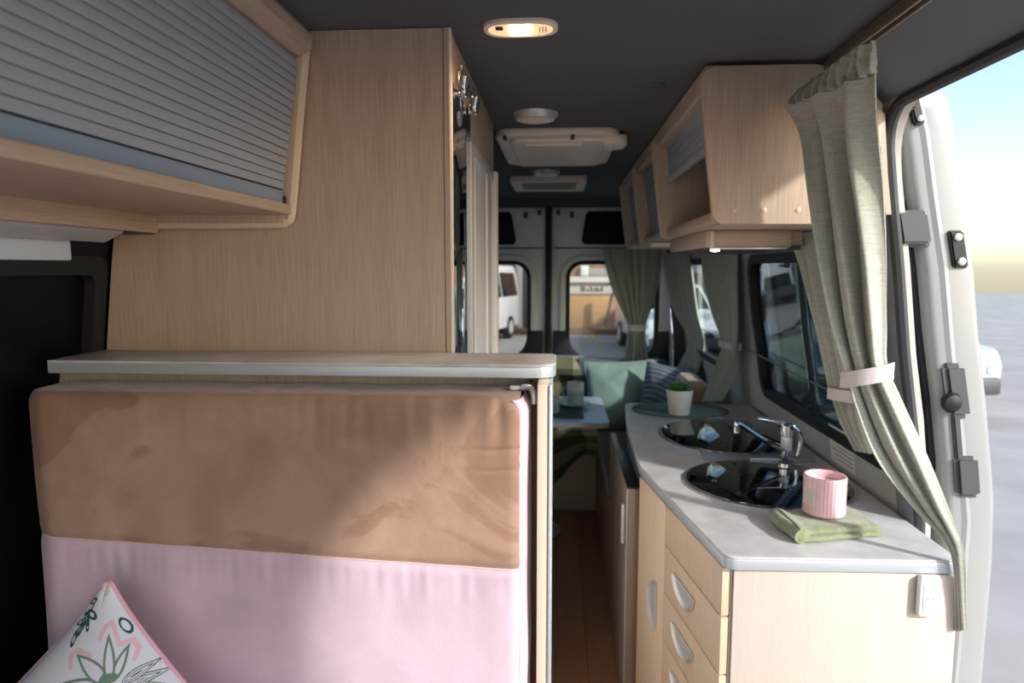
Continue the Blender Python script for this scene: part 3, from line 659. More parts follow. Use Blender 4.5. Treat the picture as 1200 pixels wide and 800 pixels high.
# botanical cushion lying against the backrest
def botanical():
    S = .47; c = at(112, 918, .945)
    t = thing('scatter_cushion', 'white scatter cushion with printed leaves and pink piping, standing on one corner', 'cushion', c)
    M_ = Matrix.Translation(c) @ Matrix.Rotation(R(-14), 4, 'X') @ Matrix.Rotation(R(-2), 4, 'Y')
    n = 400; rot = Matrix.Rotation(R(45), 4, 'Y'); PIN = .14
    # grid lines are closer together towards the upper corner, where the print is seen close up
    def par(i, flip): 
        q = i / n; q = 1 - q if flip else q
        w_ = (q / .72 * .46) if q < .72 else .46 + (q - .72) / .28 * .54
        w_ = -1 + 2 * w_; return -w_ if flip else w_
    tip = rot @ V((-S / 2, 0, S / 2)); U = [par(i, False) for i in range(n + 1)]; W_ = [par(j, True) for j in range(n + 1)]
    def corner(u, v):            # pinched sides, rounded ears
        k = .87; au, av = abs(u), abs(v)
        if au > k and av > k:
            p, q = (au - k) / (1 - k), (av - k) / (1 - k); r_ = max(p, q) / math.hypot(p, q)
            u = math.copysign(k + (1 - k) * p * r_, u); v = math.copysign(k + (1 - k) * q * r_, v)
        return u * S / 2 * (1 - PIN * (1 - v * v) ** .42), v * S / 2 * (1 - PIN * (1 - u * u) ** .42)
    bm = bmesh.new(); F = {}
    for side in (-1, 1):
        st = 1 if side < 0 else 20
        for i in range(0, n + 1, st):
            for j in range(0, n + 1, st):
                u, v = U[i], W_[j]
                x, z = corner(u, v); th = .075 * (max(0, 1 - u * u) ** .55) * (max(0, 1 - v * v) ** .55) + .001
                F[side, i, j] = bm.verts.new((x, side * th + .004 * noise.noise(V((u * 2.3, v * 2.3, side))) * (1 - max(abs(u), abs(v)) ** 6), z))
    for side in (-1, 1):
        st = 1 if side < 0 else 20
        for i in range(0, n, st):
            for j in range(0, n, st):
                q = (F[side, i, j], F[side, i + st, j], F[side, i + st, j + st], F[side, i, j + st]); bm.faces.new(q if side < 0 else q[::-1])
    xf(bm, rot)
    lay = bm.verts.layers.float_color.new('print')
    W = (226, 229, 240); SG = (116, 142, 126); DT = (40, 80, 92); PK = (238, 194, 204); YL = (222, 218, 168); GR = (92, 116, 110)
    def seg(p, a, b):
        ax, ay = a; bx, by = b; dx, dy = bx - ax, by - ay; l2 = dx * dx + dy * dy
        s = max(0, min(1, ((p[0] - ax) * dx + (p[1] - ay) * dy) / l2)); return math.hypot(p[0] - ax - dx * s, p[1] - ay - dy * s)
    def leaf(x, y, a, b, w):
        dx, dy = b[0] - a[0], b[1] - a[1]; l = math.hypot(dx, dy); s = ((x - a[0]) * dx + (y - a[1]) * dy) / l / l
        if s < 0 or s > 1: return -1, 0
        q = ((x - a[0]) * dy - (y - a[1]) * dx) / l; return w * (sin(pi * s ** .75)) ** .9 - abs(q), s
    def ell(x, y, cx_, cy_, a_, b_, an):
        u = (x - cx_) * cos(an) + (y - cy_) * sin(an); v_ = -(x - cx_) * sin(an) + (y - cy_) * cos(an); return math.hypot(u / a_, v_ / b_)
    LV = (((318, 700), (292, 485), 30), ((330, 690), (392, 532), 26), ((312, 692), (126, 572), 40), ((305, 706), (52, 694), 32), ((310, 720), (120, 830), 36), ((330, 725), (330, 920), 34), ((340, 720), (520, 850), 36))
    LS = (((372, 696), (526, 616), 24), ((380, 706), (575, 662), 22), ((380, 716), (590, 730), 24))
    LOOPS = ((188, 346, 22, 11, -.5), (190, 404, 30, 17, .5), (160, 424, 30, 14, 1.1), (128, 470, 36, 13, 2.2), (96, 510, 34, 12, 1.9), (170, 450, 26, 10, 1.4), (120, 440, 22, 9, 2.6))
    STEM = ((196, 360), (150, 430), (92, 540))
    PINKS = (((98, 625), (96, 575), (140, 556), (205, 576)), ((250, 505), (268, 460), (302, 436), (322, 480), (345, 535), (402, 522), (432, 560), (420, 600)))
    def motif(x, y):
        for a, b, w in LV:
            d, s = leaf(x, y, a, b, w)
            if d > 0: return W if (d > 12 and .22 < s < .94) else SG
        for a, b, w in LS:
            d, s = leaf(x, y, a, b, w)
            if d > 0: return GR if (d < 5 or (d % 10) < 4) else W
        for e in LOOPS:
            r_ = ell(x, y, *e)
            if .55 < r_ < 1.15: return DT
        for a, b in zip(STEM, STEM[1:]):
            if seg((x, y), a, b) < 4: return DT
        r_ = ell(x, y, 362, 458, 42, 17, .85)
        if .72 < r_ < 1.1: return DT
        for cx_, cy_ in ((238, 282), (262, 268), (262, 300)):
            r_ = ell(x, y, cx_, cy_, 13, 20, .5)
            if .72 < r_ < 1.12: return YL
        for ch in PINKS:
            for a, b in zip(ch, ch[1:]):
                if seg((x, y), a, b) < 11: return PK
        return None
    mpx = .945 / 800 / 4; top = S / 2 * math.sqrt(2) - .016
    for v in bm.verts:
        colr = W
        if v.co.y < .01:
            y = (top - v.co.z) / mpx * .91 + 226; x = v.co.x / mpx + 262 - .2 * (y - 226)
            for ox, oy in ((0, 0), (-520, 520), (560, 560), (40, 900)):
                if -20 < x - ox < 620 and 230 < y - oy < 930:
                    r_ = motif(x - ox, y - oy)
                    if r_: colr = r_; break
        v[lay] = lin(colr)
    pts = []
    m_ = 40
    for k in range(4 * m_):
        sd_, f = divmod(k, m_); f = -1 + 2 * f / m_
        x, z = corner(*[(f, -1), (1, f), (-f, 1), (-1, -f)][sd_]); pts.append((x, 0, z))
    xf(bm, M_)
    m, nt, b = new_mat('leaf_print_cotton'); a = N(nt, 'ShaderNodeAttribute'); a.attribute_name = 'print'; nt.links.new(a.outputs['Color'], b.inputs['Base Color']); b.inputs['Roughness'].default_value = .85; b.inputs['Specular IOR Level'].default_value = .2
    obj('cover', bm, m, t, angle=80)
    pp = tube(pts, .0038, 8, True); xf(pp, M_ @ rot); obj('piping', pp, plain('pink_piping', (236, 178, 196), .7), t)
botanical()

# ------------------------------------------------------------------ kitchen unit
WT = [(.352, 1.398), (.832, 1.412), (.838, 3.04), (.30, 3.04), (.264, 2.60), (.252, 2.06)]
def facept(s, d=0):        # point along the slanted aisle front, s metres from the near corner
    a, b = V((.368, 1.418)), V((.266, 2.06)); u = (b - a).normalized(); n = V((-u.y, u.x)); n = n if n.x < 0 else -n
    return a + u * s + n * d
FU = (V((.266, 2.06)) - V((.368, 1.418))).length
def facebox(s0, s1, z0, z1, d0, d1, bev=.0015):
    bm = box(s0, s1, d0, d1, z0, z1, bev)
    for v in bm.verts:
        p = facept(v.co.x, v.co.y); v.co = V((p.x, p.y, v.co.z))
    return bm
FB = lambda a, b, d: V((*facept(a, d), b))
def kitchen():
    t = thing('kitchen_cabinet', 'pale birch kitchen cabinet with drawers on the right', 'cabinet', (.55, 1.75, 0))
    body = [(.383, 1.424), (.826, 1.424), (.826, 3.02), (.32, 3.02), (.285, 2.62), (.285, 2.08)]
    # carcass: closed block behind the fronts, with the fridge bay cut out
    obj('carcass', plate(body[:2] + [(.826, 2.13), (.287, 2.08)], [], .003, .868, XY), BIRCH, t, smooth=False)
    obj('rear_carcass', plate([(.285, 2.57), (.826, 2.57), (.826, 3.02), (.32, 3.02)], [], .003, .868, XY), BIRCH, t, smooth=False)
    obj('bay_back', box(.70, .82, 2.13, 2.57, .003, .868, 0), BIRCH, t)
    obj('end_panel', box(.374, .830, 1.410, 1.4235, .003, .8685, .001), PALE, t)
    obj('front_edge', facebox(-.0005, .012, .003, .8685, -.005, -.001, .0008), EDGE, t)
    sD = .385
    zs = [(.7605, .868), (.628, .757), (.4955, .6245), (.363, .492), (.09, .3595)]
    def shell(sa, sb, z_top, depth):   # half-moon pull, flat edge up
        w = (sb - sa) / 2; c = (sa + sb) / 2
        def fn(u, v):
            a = pi * u; r = v
            s = c + w * r * cos(a); zz = z_top - depth * r * sin(a)
            rim = .006 * math.exp(-((r - 1) / .12) ** 2)
            dish = -.0012 + rim
            p = facept(s, .0205 + dish); return V((p.x, p.y, zz))
        bm = grid(fn, 24, 10)
        p = [facept(c + w * cos(pi * k / 24), .0205) for k in range(25)]
        tb = tube([V((q.x, q.y, z_top - depth * sin(pi * k / 24))) for k, q in enumerate(p)], .0035, 8)
        tb2 = tube([V((*facept(sa, .0205), z_top)), V((*facept(c, .0205), z_top)), V((*facept(sb, .0205), z_top))], .003, 8)
        return join(bm, tb, tb2)
    for i, (a, b) in enumerate(zs):
        d = obj('drawer' if i else 'front_panel', facebox(.0, sD - .002, a, b, .0, .0175, .0015), BIRCH, t)
        if i:
            obj('handle', shell(.155, .300, b - .040, .048), SATIN, d)
    dr = obj('cabinet_door', facebox(sD + .0015, FU - .01, .09, .868, 0, .0175, .0015), BIRCH, t)
    def vshell():
        sa, z0, z1, w = .445, .485, .62, .075
        c = (z0 + z1) / 2; h = (z1 - z0) / 2
        def fn(u, v):
            a = pi * u; s = sa + w * v * sin(a); zz = c + h * v * cos(a)
            p = facept(s, .0205 - .0012 + .006 * math.exp(-((v - 1) / .12) ** 2)); return V((p.x, p.y, zz))
        bm = grid(fn, 24, 10)
        rim = tube([V((*facept(sa + w * sin(pi * k / 24), .0205), c + h * cos(pi * k / 24))) for k in range(25)], .0035, 8)
        st = tube([V((*facept(sa, .0205), z0)), V((*facept(sa, .0205), c)), V((*facept(sa, .0205), z1))], .003, 8)
        return join(bm, rim, st)
    obj('handle', vshell(), SATIN, dr)
    obj('plinth', facebox(.03, FU - .02, .003, .088, -.02, -.001, 0), DARKGAP, t)
kitchen()
def worktop():
    p = rpoly(WT, [.03, .006, .01, .05, .25, .35], 10)
    t = thing('worktop', 'pale grey stone-look worktop on the kitchen cabinet', 'worktop', (.55, 2.2, .87))
    obj('slab', plate(p, [], .8945, .900, XY, bev=.0015), STONE, t)
    obj('edging', plate(p, [], .8705, .8948, XY, bev=.002), ALU, t)
worktop()
def sink():
    t = thing('sink_and_hob', 'sink and hob set into the worktop under black glass lids', 'sink', (.6, 2.15, .9))
    def ring(cx, cy, rx, ry, n=64): return [(cx + rx * cos(2 * pi * k / n), cy + ry * sin(2 * pi * k / n)) for k in range(n)]
    A = (.585, 1.90, .222, .215); B = (.605, 2.445, .232, .255)
    # one steel rim plate, both rounds joined by a narrow neck
    def outline(g):
        pa = [(A[0] + (A[2] + g) * cos(a), A[1] + (A[3] + g) * sin(a)) for a in [R(125) + R(290) * k / 50 for k in range(51)]]   # from upper-left round to upper-right
        pb = [(B[0] + (B[2] + g) * cos(a), B[1] + (B[3] + g) * sin(a)) for a in [R(-55) + R(290) * k / 50 for k in range(51)]]
        return pa + pb
    obj('rim_plate', plate(outline(.009), [], .9002, .9035, XY, bev=.001), STEEL, t)
    obj('sink_lid', plate(ring(A[0], A[1], A[2] - .002, A[3] - .002), [], .9036, .9085, XY, bev=.0015), BLKGLASS, t)
    obj('hob_lid', plate(ring(B[0], B[1], B[2] - .002, B[3] - .002), [], .9036, .9085, XY, bev=.0015), BLKGLASS, t)
    obj('lid_knob', lathe([(.008, 0), (.008, .003), (.005, .004)], (.44, 1.90, .9085), seg=20), BLKGLASS, t)
    obj('hinge', box(.60, .80, 2.125, 2.137, .9036, .910, .002), STEEL, t)
sink()
def tap():
    b = V((.708, 2.125, .9090)); t = thing('kitchen_tap', 'tall chrome mixer tap rising beside the black glass lids', 'tap', b)
    obj('body', lathe([(.001, 0), (.022, 0), (.022, .005), (.016, .010), (.0155, .075), (.018, .078), (.018, .108), (.013, .114), (.001, .115)], b, seg=28), CHROME, t)
    tip = at(864, 500, 2.02)
    obj('spout', tube(smoothpts([b + V((-.006, -.004, .030)), b + V((-.03, -.02, .045)), b.lerp(tip, .55) + V((0, 0, .012)), tip + V((.006, .004, .007)), tip + V((0, 0, -.001)), tip + V((-.001, 0, -.018))], 6), .0085, 10), CHROME, t)
    obj('lever', tube(smoothpts([at(935, 534, 2.13), at(938, 516, 2.13), at(933, 503, 2.13), at(915, 495, 2.13), at(888, 490, 2.13)], 6), .0055, 10, flat=1.3), CHROME, t)
    obj('sleeve', lathe([(.0162, .030), (.0168, .032), (.0168, .068), (.0162, .070)], b, seg=28), SATIN, t)
tap()
def towel():
    t = thing('folded_towel', 'folded olive green towel under the pink candle on the worktop', 'towel', (.62, 1.58, .9))
    A_, B_, C_, D_ = at(910, 606, 1.60), at(937, 638, 1.47), at(1030, 630, 1.535), at(992, 600, 1.69)
    P = [V((.512, 1.612)), V((.528, 1.472)), V((.728, 1.525)), V((.708, 1.672))]
    def layer(z0, th, ins, sd, fold):
        def fn(u, v):
            # u across left->right, v around section front->back over the top
            ang = 2 * pi * v
            s = .5 - .5 * cos(ang) if False else None
            # superellipse section
            c_, s_ = cos(ang), sin(ang)
            a = math.copysign(abs(c_) ** .35, c_); b = math.copysign(abs(s_) ** .6, s_)
            w = .5 + .5 * a * (1 - ins)
            le = P[1].lerp(P[0], w); re = P[2].lerp(P[3], w)
            q = le.lerp(re, ins * .3 + u * (1 - ins * .6))
            e = min(u, 1 - u); k = min(1, e / .04 + .25) ** .5
            nz = noise.noise(V((q.x * 22, q.y * 22, sd)))
            z = z0 + th / 2 + th / 2 * b * k + (.004 * nz if b > 0 else 0)
            if u < .12 and b > 0: z += .010 * (1 - u / .12)
            return V((q.x + .006 * noise.noise(V((q.y * 18, sd, z0))), q.y + .006 * noise.noise(V((q.x * 18, 3, sd + z0))), max(.9003, z)))
        bm = grid(fn, 50, 40)
        bmesh.ops.remove_doubles(bm, verts=bm.verts[:], dist=1e-5)
        bmesh.ops.holes_fill(bm, edges=[e for e in bm.edges if e.is_boundary], sides=0)
        return bm
    obj('lower_fold', layer(.9005, .016, 0, 1, 1), TOWEL, t, angle=80)
    obj('upper_fold', layer(.914, .015, .05, 5, 1), TOWEL, t, angle=80)
    obj('rolled_edge', tube(smoothpts([(P[1].x + .006, P[1].y + .004, .917), (P[1].x - .002, P[1].y + .05, .919), (P[0].x + .004, P[0].y - .05, .919), (P[0].x + .008, P[0].y - .002, .917)], 8), .0165, 14), TOWEL, t)
towel()
def candle():
    c = V((.622, 1.592, .9305)); k = 1.0
    t = thing('candle', 'pink ribbed glass candle standing on the green towel', 'candle', c)
    r = .0465
    obj('glass_jar', lathe([(.001, 0), (r - .004, 0), (r, .004), (r, .018), (r, .05), (r, .088), (r - .001, .092), (r - .004, .092), (r - .006, .086), (r - .006, .071), (.001, .071)], c, seg=144, ribs=(36, .011, r - .002)), PINKGLASS, t)
    obj('wax', lathe([(.001, .066), (r - .0075, .066), (r - .0075, .0725), (.004, .0735), (.001, .0735)], c), plain('wax', (242, 224, 216), .5), t)
    obj('wick', tube([c + V((0, 0, .073)), c + V((.001, 0, .079)), c + V((.002, 0, .083))], .001, 6), BLACK, t)
    def lab(u, v):
        a = R(180) + R(46) * u; return V((c.x + (r + .0012) * cos(a), c.y + (r + .0012) * sin(a), c.z + .026 + .040 * v))
    lb = grid(lab, 10, 2); bmesh.ops.solidify(lb, geom=lb.faces[:], thickness=.0006)
    obj('paper_label', lb, plain('paper_label', (250, 246, 242), .7), t)
candle()
def placemat():
    c = V((.515, 2.885, .9003)); n = 72
    o = [(c.x + .20 * cos(2 * pi * k / n), c.y + .160 * sin(2 * pi * k / n)) for k in range(n)]
    t = thing('placemat', 'oval dark green placemat at the far end of the worktop', 'placemat', c)
    obj('mat', plate(o, [], c.z, c.z + .004, XY, bev=.001), MATM, t)
    obj('rim', tube([(c.x + .198 * cos(2 * pi * k / n), c.y + .158 * sin(2 * pi * k / n), c.z + .004) for k in range(n)], .0025, 6, True), plain('mat_rim', (60, 72, 68), .9), t)
    for q in range(1, 5):
        pass
placemat()
def plant():
    c = V((.497, 2.80, .9045)); t = thing('potted_plant', 'small green plant in a cream tapered pot on the placemat', 'plant', c)
    obj('pot', lathe([(.001, 0), (.040, 0), (.042, .003), (.054, .098), (.054, .102), (.050, .102), (.0485, .092), (.001, .092)], c), CERAM, t)
    obj('soil', lathe([(.001, .0905), (.0475, .0905), (.0475, .094), (.001, .097)], c), SOIL, t)
    bm = bmesh.new(); random.seed(3)
    for k in range(90):
        a = random.uniform(0, 2 * pi); el = random.uniform(.15, 1.35); l = random.uniform(.028, .05); w = .006
        b0 = c + V((cos(a) * random.uniform(0, .03), sin(a) * random.uniform(0, .03), .093)); d = V((cos(a) * cos(el), sin(a) * cos(el), sin(el)))
        sd = d.cross(V((0, 0, 1))).normalized() * w; m_ = b0 + d * l * .5 + V((0, 0, .004)); tp = b0 + d * l - V((0, 0, .004))
        up = V((0, 0, .0012))
        vs = [bm.verts.new(p) for p in (b0, m_ + sd, tp, m_ - sd)]; vb = [bm.verts.new(p - up) for p in (b0, m_ + sd, tp, m_ - sd)]
        bm.faces.new(vs); bm.faces.new(vb[::-1])
        for i in range(4): bm.faces.new((vs[i], vb[i], vb[(i + 1) % 4], vs[(i + 1) % 4]))
    obj('leaves', bm, LEAF, t, smooth=False)
plant()
def switch():
    t = thing('wall_switch', 'white rocker switch on the end panel of the kitchen cabinet', 'switch', (.765, 1.41, .827))
    obj('plate', plate(rrect(.745, .787, .784, .870, .007), [], 1.394, 1.4098, XZ, bev=.003), WHITEP, t)
    obj('rocker', box(.752, .780, 1.3925, 1.3965, .797, .858, .0015), WHITEP, t)
    obj('rocker_mark', tube([(.766 + .006 * cos(q), 1.3922, .827 + .006 * sin(q)) for q in [pi + pi * k / 10 for k in range(11)]], .0011, 6), GREYL, t)
switch()
def fridge():
    t = thing('fridge', 'compact dark-topped fridge under the worktop beside the aisle', 'fridge', (.4, 2.35, 0))
    obj('cabinet', box(.262, .69, 2.14, 2.56, .06, .86, .004), GREYP, t)
    d = obj('door', box(.218, .259, 2.10, 2.555, .07, .812, .004), plain('fridge_grey', (150, 130, 114), .4, metal=.2), t)
    obj('door_edge', box(.2175, .2215, 2.098, 2.103, .07, .812, .001), ALU, d)
    obj('door_cap', box(.219, .258, 2.101, 2.554, .8125, .818, .001), BLACK, d)
    obj('handle', box(.205, .217, 2.13, 2.145, .62, .75, .004), SATIN, d)
    obj('base', box(.27, .68, 2.15, 2.55, .002, .06, 0), BLACK, t)
fridge()

# ------------------------------------------------------------------ right overhead lockers
def right_locker(y0, y1, label, first, opened):
    t = thing('overhead_locker', label, 'locker', (.55, y0, 1.6), 'oak overhead lockers along the right wall')
    def outline(xi_b, xi_t, zb=1.597, zt=1.942):
        return rpoly([(xi_b, zb), (.70, zb), (.70, 1.75), (.70, 1.855), (.655, 1.906), (.60, 1.934), (.55, zt), (xi_t, zt)], [.03, 0, 0, 0, 0, 0, 0, .035])
    obj('end_panel', plate(outline(.345, .302), [], y0, y0 + .018, XZ, bev=.003), WZ if first else WZ, t)
    if first:
        capm = plain('cap', (206, 180, 150), .4)
        for x in (.39, .455, .53): obj('cover_cap', xf(lathe([(.006, 0), (.006, .0012), (.004, .002)], seg=16), Matrix.Translation((x, y0, 1.628)) @ Matrix.Rotation(pi / 2, 4, 'X')), capm, t)
    obj('bottom_board', box(.378, .70, y0 + .018, y1, 1.600, 1.618, .003), WY, t)
    obj('front_lip', box(.366, .380, y0 + .018, y1, 1.604, 1.634, .004), WY, t)
    obj('top_rail', plate(rpoly([(.327, 1.902), (.36, 1.902), (.36, 1.947), (.318, 1.947)], .006), [], y0 + .018, y1, XZ, bev=.001), WY, t)
    obj('back_panel', plate([(y0 + .018, 1.619), (y1, 1.619), (y1, 1.84), (y0 + .018, 1.84)], [], -.03, -.018, RW, cuts={'b': ZC}), WY, t)
    obj('runner', box(.384, .40, y0 + .019, y1 - .001, 1.6185, 1.626, .001), BLACK, t)
    if opened: zz = [1.806 + k * .0148 for k in range(7)]
    else: zz = [1.632 + k * .0148 for k in range(18)]
    sl = [box(.3935 - (z - 1.63) * .14, .4015 - (z - 1.63) * .14, y0 + .019, y1 - .001, z, z + .0139, .0007) for z in zz]
    obj('tambour_shutter', join(*sl), TAMB, t)
    if opened:
        obj('pull_bar', box(.364, .378, y0 + .02, y1 - .002, 1.785, 1.8045, .003), ALU, t)
        obj('inner_board', box(.41, .425, y0 + .02, y0 + .24, 1.6185, 1.70, .002), WY, t)
    obj('shutter_stop', box(.388, .398, y1 - .012, y1 - .002, 1.622, 1.637, .001), BLACK, t)
    return t
right_locker(1.58, 2.385, 'right overhead locker nearest the camera, its shutter half open', True, True)
right_locker(2.386, 3.005, 'middle right overhead locker with its grey shutter closed', False, False)
T3 = right_locker(3.006, 3.60, 'farthest right overhead locker, closed, towards the rear doors', False, False)
obj('end_panel', plate(rpoly([(.345, 1.597), (.70, 1.597), (.70, 1.75), (.70, 1.855), (.655, 1.906), (.60, 1.934), (.55, 1.942), (.302, 1.942)], [.03, 0, 0, 0, 0, 0, 0, .035]), [], 3.601, 3.619, XZ, bev=.003), WZ, T3)
def hood():
    t = thing('range_hood', 'shallow wooden box with small light under the nearest right locker', 'hood', (.5, 2.1, 1.55))
    obj('front_board', box(.405, .61, 1.86, 1.875, 1.555, 1.5985, .002), WX, t)
    obj('side_board', box(.390, .404, 1.86, 2.46, 1.555, 1.5985, .002), WY, t)
    obj('corner_strip', box(.398, .409, 1.853, 1.862, 1.553, 1.5985, .003), EDGE, t)
    obj('right_board', box(.611, .645, 1.88, 1.895, 1.562, 1.5985, .002), WX, t)
    obj('bottom_plate', box(.405, .64, 1.876, 2.46, 1.549, 1.560, .002), GREYP, t)
    obj('bottom_trim', box(.40, .60, 1.855, 1.872, 1.549, 1.5548, .001), STEEL, t)
    obj('spot_lamp', lathe([(.001, 0), (.012, 0), (.012, -.006), (.001, -.008)], (.415, 1.87, 1.551), seg=20), LEDM, t)
hood()
tag(obj('under_locker_lamp', box(.36, .52, 2.72, 2.80, 1.583, 1.5995, .005), CREAMP), 'slim pale lamp fixed under the middle right locker', 'lamp')

# ------------------------------------------------------------------ curtains
def curtain_mesh(rows, n, phase=0, nu=160, sub=8, seed=0, thick=.003):
    """rows: (left point, right point, fold depth) from top to bottom"""
    L_ = smoothpts([r[0] for r in rows], sub); R_ = smoothpts([r[1] for r in rows], sub); A_ = smoothpts([V((r[2], 0, 0)) for r in rows], sub)
    nv = len(L_) - 1
    def fn(u, v):
        k = round(v * nv); a, b, am = L_[k], R_[k], A_[k].x
        d = b - a; nn = V((d.y, -d.x, 0)); nn = nn.normalized() if nn.length > 1e-6 else V((0, -1, 0))
        uu = u + .03 * noise.noise(V((u * 4, v * 2.2, seed)))
        f = sin(2 * pi * n * uu + phase) + .2 * sin(2 * pi * n * 2.3 * uu + 1 + phase + v * 2) + .4 * noise.noise(V((u * 9, v * 4, seed + 5)))
        return a.lerp(b, u) + nn * am * f * .75 + V((0, 0, .004 * noise.noise(V((u * 12, v * 6, seed)))))
    bm = grid(fn, nu, nv)
    bmesh.ops.recalc_face_normals(bm, faces=bm.faces[:])
    bmesh.ops.solidify(bm, geom=bm.faces[:], thickness=thick)
    return bm
def band(c, ax, nrm, a, b, tilt, h=.03, th=.003, n=40):
    """ring of cloth round the gathered curtain"""
    ax = V(ax).normalized(); nrm = V(nrm).normalized()
    def fn(u, v):
        q = 2 * pi * u; return V(c) + ax * (a * cos(q)) + nrm * (b * sin(q)) + V((0, 0, (v - .5) * h + tilt * cos(q)))
    bm = grid(fn, n, 4); bmesh.ops.remove_doubles(bm, verts=bm.verts[:], dist=1e-5); bmesh.ops.recalc_face_normals(bm, faces=bm.faces[:]); bmesh.ops.solidify(bm, geom=bm.faces[:], thickness=th); return bm
def main_curtain():
    A = lambda l, r, am: (at(*l), at(*r), am)
    top = [A((940, 103, 1.565), (1021, 47, 1.20), .010), A((930, 113, 1.555), (1022, 64, 1.215), .012), A((926, 124, 1.545), (1022, 86, 1.23), .012)]
    rows = top[2:] + [A((946, 160, 1.52), (1021, 150, 1.30), .020), A((954, 230, 1.50), (1029, 230, 1.37), .026), A((962, 300, 1.50), (1035, 310, 1.41), .027),
            A((976, 380, 1.49), (1037, 385, 1.43), .025), A((993, 440, 1.475), (1038, 428, 1.435), .018), A((1004, 478, 1.47), (1055, 470, 1.43), .018),
            A((1027, 535, 1.455), (1082, 528, 1.415), .018), A((1070, 592, 1.435), (1106, 588, 1.395), .012), A((1110, 634, 1.41), (1125, 634, 1.385), .006),
            A((1120, 662, 1.405), (1129, 660, 1.385), .005), A((1121, 700, 1.41), (1131, 700, 1.39), .004), A((1121, 738, 1.41), (1133, 738, 1.39), .004)]
    t = thing('curtain', 'large sage curtain tied back beside the open sliding door', 'curtain', at(1000, 90, 1.4))
    obj('drape', curtain_mesh(rows, 2.6, 1.2, 200, 8, 3), SAGE, t, angle=80)
    obj('gathered_heading', curtain_mesh(top, 9, .4, 200, 6, 8), SAGE, t, angle=80)
    c = (at(993, 447, 1.475) + at(1039, 432, 1.435)) / 2; d = at(1039, 432, 1.435) - at(993, 447, 1.475)
    obj('tieback', band(c, (d.x, d.y, 0), (-d.y, d.x, 0), .050, .034, .014, .034), TIE, t, angle=80)
    return t
main_curtain()
rail = []
for y in (.15, .6, 1.0, 1.3, 1.62, 1.72): rail.append((.578, y, 1.934))
def crail():
    t = thing('curtain_rail', 'slim metal curtain track along the ceiling edge above the sliding door', 'rail', (.58, .9, 1.935))
    obj('track', join(box(.572, .578, .1, 1.66, 1.926, 1.944, .001), box(.590, .596, .1, 1.66, 1.926, 1.944, .001), box(.572, .596, .1, 1.66, 1.9445, 1.948, .001)), plain('track_metal', (150, 140, 128), .4, metal=.5), t)
    obj('end_stop', box(.570, .598, 1.66, 1.67, 1.924, 1.948, .002), GREYP, t)
crail()
def small_curtain(label, rows, n, tie=None, seed=0, ph=0):
    t = thing('curtain', label, 'curtain', rows[0][0], 'sage curtains at the windows')
    obj('drape', curtain_mesh(rows, n, ph, 90, 8, seed), SAGE, t, angle=80)
    if tie: obj('tieback', band(*tie), tie_mat, t, angle=80)
tie_mat = TIE
A = lambda l, r, am: (at(*l), at(*r), am)
# beside the near side window
c2 = at(990, 463, 1.80)
small_curtain('second sage curtain hanging behind the large one, at the side window',
    [A((928, 280, 2.02), (992, 268, 1.66), .012), A((938, 310, 1.99), (996, 300, 1.66), .016), A((953, 370, 1.93), (1004, 370, 1.66), .016), A((968, 430, 1.88), (1008, 430, 1.68), .013), A((976, 462, 1.86), (1010, 462, 1.70), .010),
     A((988, 495, 1.80), (1016, 498, 1.68), .012), A((1006, 528, 1.74), (1026, 532, 1.66), .010)], 4, (at(993, 463, 1.775), (-.05, .2, 0), (1, .2, 0), .075, .022, -.006, .03), 2)
# pillar between the two side windows
small_curtain('dark sage curtain on the pillar between the two side windows',
    [A((822, 296, 3.42), (864, 294, 2.92), .012), A((826, 330, 3.40), (863, 330, 2.92), .016), A((836, 370, 3.32), (863, 375, 2.95), .014), A((846, 402, 3.24), (863, 405, 2.98), .008),
     A((838, 430, 3.24), (862, 434, 3.06), .010), A((822, 470, 3.26), (846, 470, 3.08), .008)], 4, (at(855, 404, 3.10), (-.06, .25, 0), (1, .2, 0), .10, .02, 0, .03), 4)
# at the rear corner
small_curtain('sage curtain strip in the rear right corner with a light edge',
    [A((778, 297, 4.45), (810, 296, 4.02), .014), A((783, 330, 4.45), (814, 330, 4.02), .016), A((792, 365, 4.42), (819, 368, 4.05), .014), A((808, 398, 4.33), (826, 400, 4.06), .008),
     A((798, 425, 4.32), (822, 428, 4.05), .012), A((786, 448, 4.32), (812, 450, 4.03), .012)], 4, None, 5, 1)
# rear right door window
small_curtain('dark gathered curtain tied at the waist over the rear door window',
    [A((706, 291, 4.50), (777, 291, 4.50), .022), A((715, 330, 4.50), (772, 330, 4.50), .022), A((727, 360, 4.49), (764, 360, 4.49), .018), A((736, 382, 4.49), (756, 382, 4.49), .010),
     A((735, 395, 4.49), (757, 395, 4.49), .014), A((731, 424, 4.5), (760, 424, 4.5), .016)], 6, (at(746, 384, 4.49), (1, 0, 0), (0, 1, 0), .062, .022, 0, .04), 6)
wire_m = plain('steel_wire', (170, 172, 172), .35, metal=.8)
wp = [(wx(1.13) - .012, 1.66, 1.13), (wx(1.14) - .014, 2.2, 1.135), (wx(1.14) - .014, 3.0, 1.15), (wx(1.15) - .014, 4.2, 1.155)]
tag(obj('curtain_wire', tube(smoothpts(wp, 6), .0028, 6), wire_m), 'thin taut wire running along the right wall below the windows', 'wire')
tag(obj('wire_bracket', join(box(.79, .83, 1.735, 1.775, 1.07, 1.125, .006), box(.785, .81, 1.70, 1.74, 1.09, 1.115, .004)), CREAMP), 'small pale bracket holding the wire on the right wall', 'bracket')
tag(obj('rear_curtain_wire', tube([(-.28, YR - .03, .918), (0, YR - .03, .915), (.25, YR - .03, .917)], .003, 6), wire_m), 'thin wire across the bottom of the rear doors', 'wire')
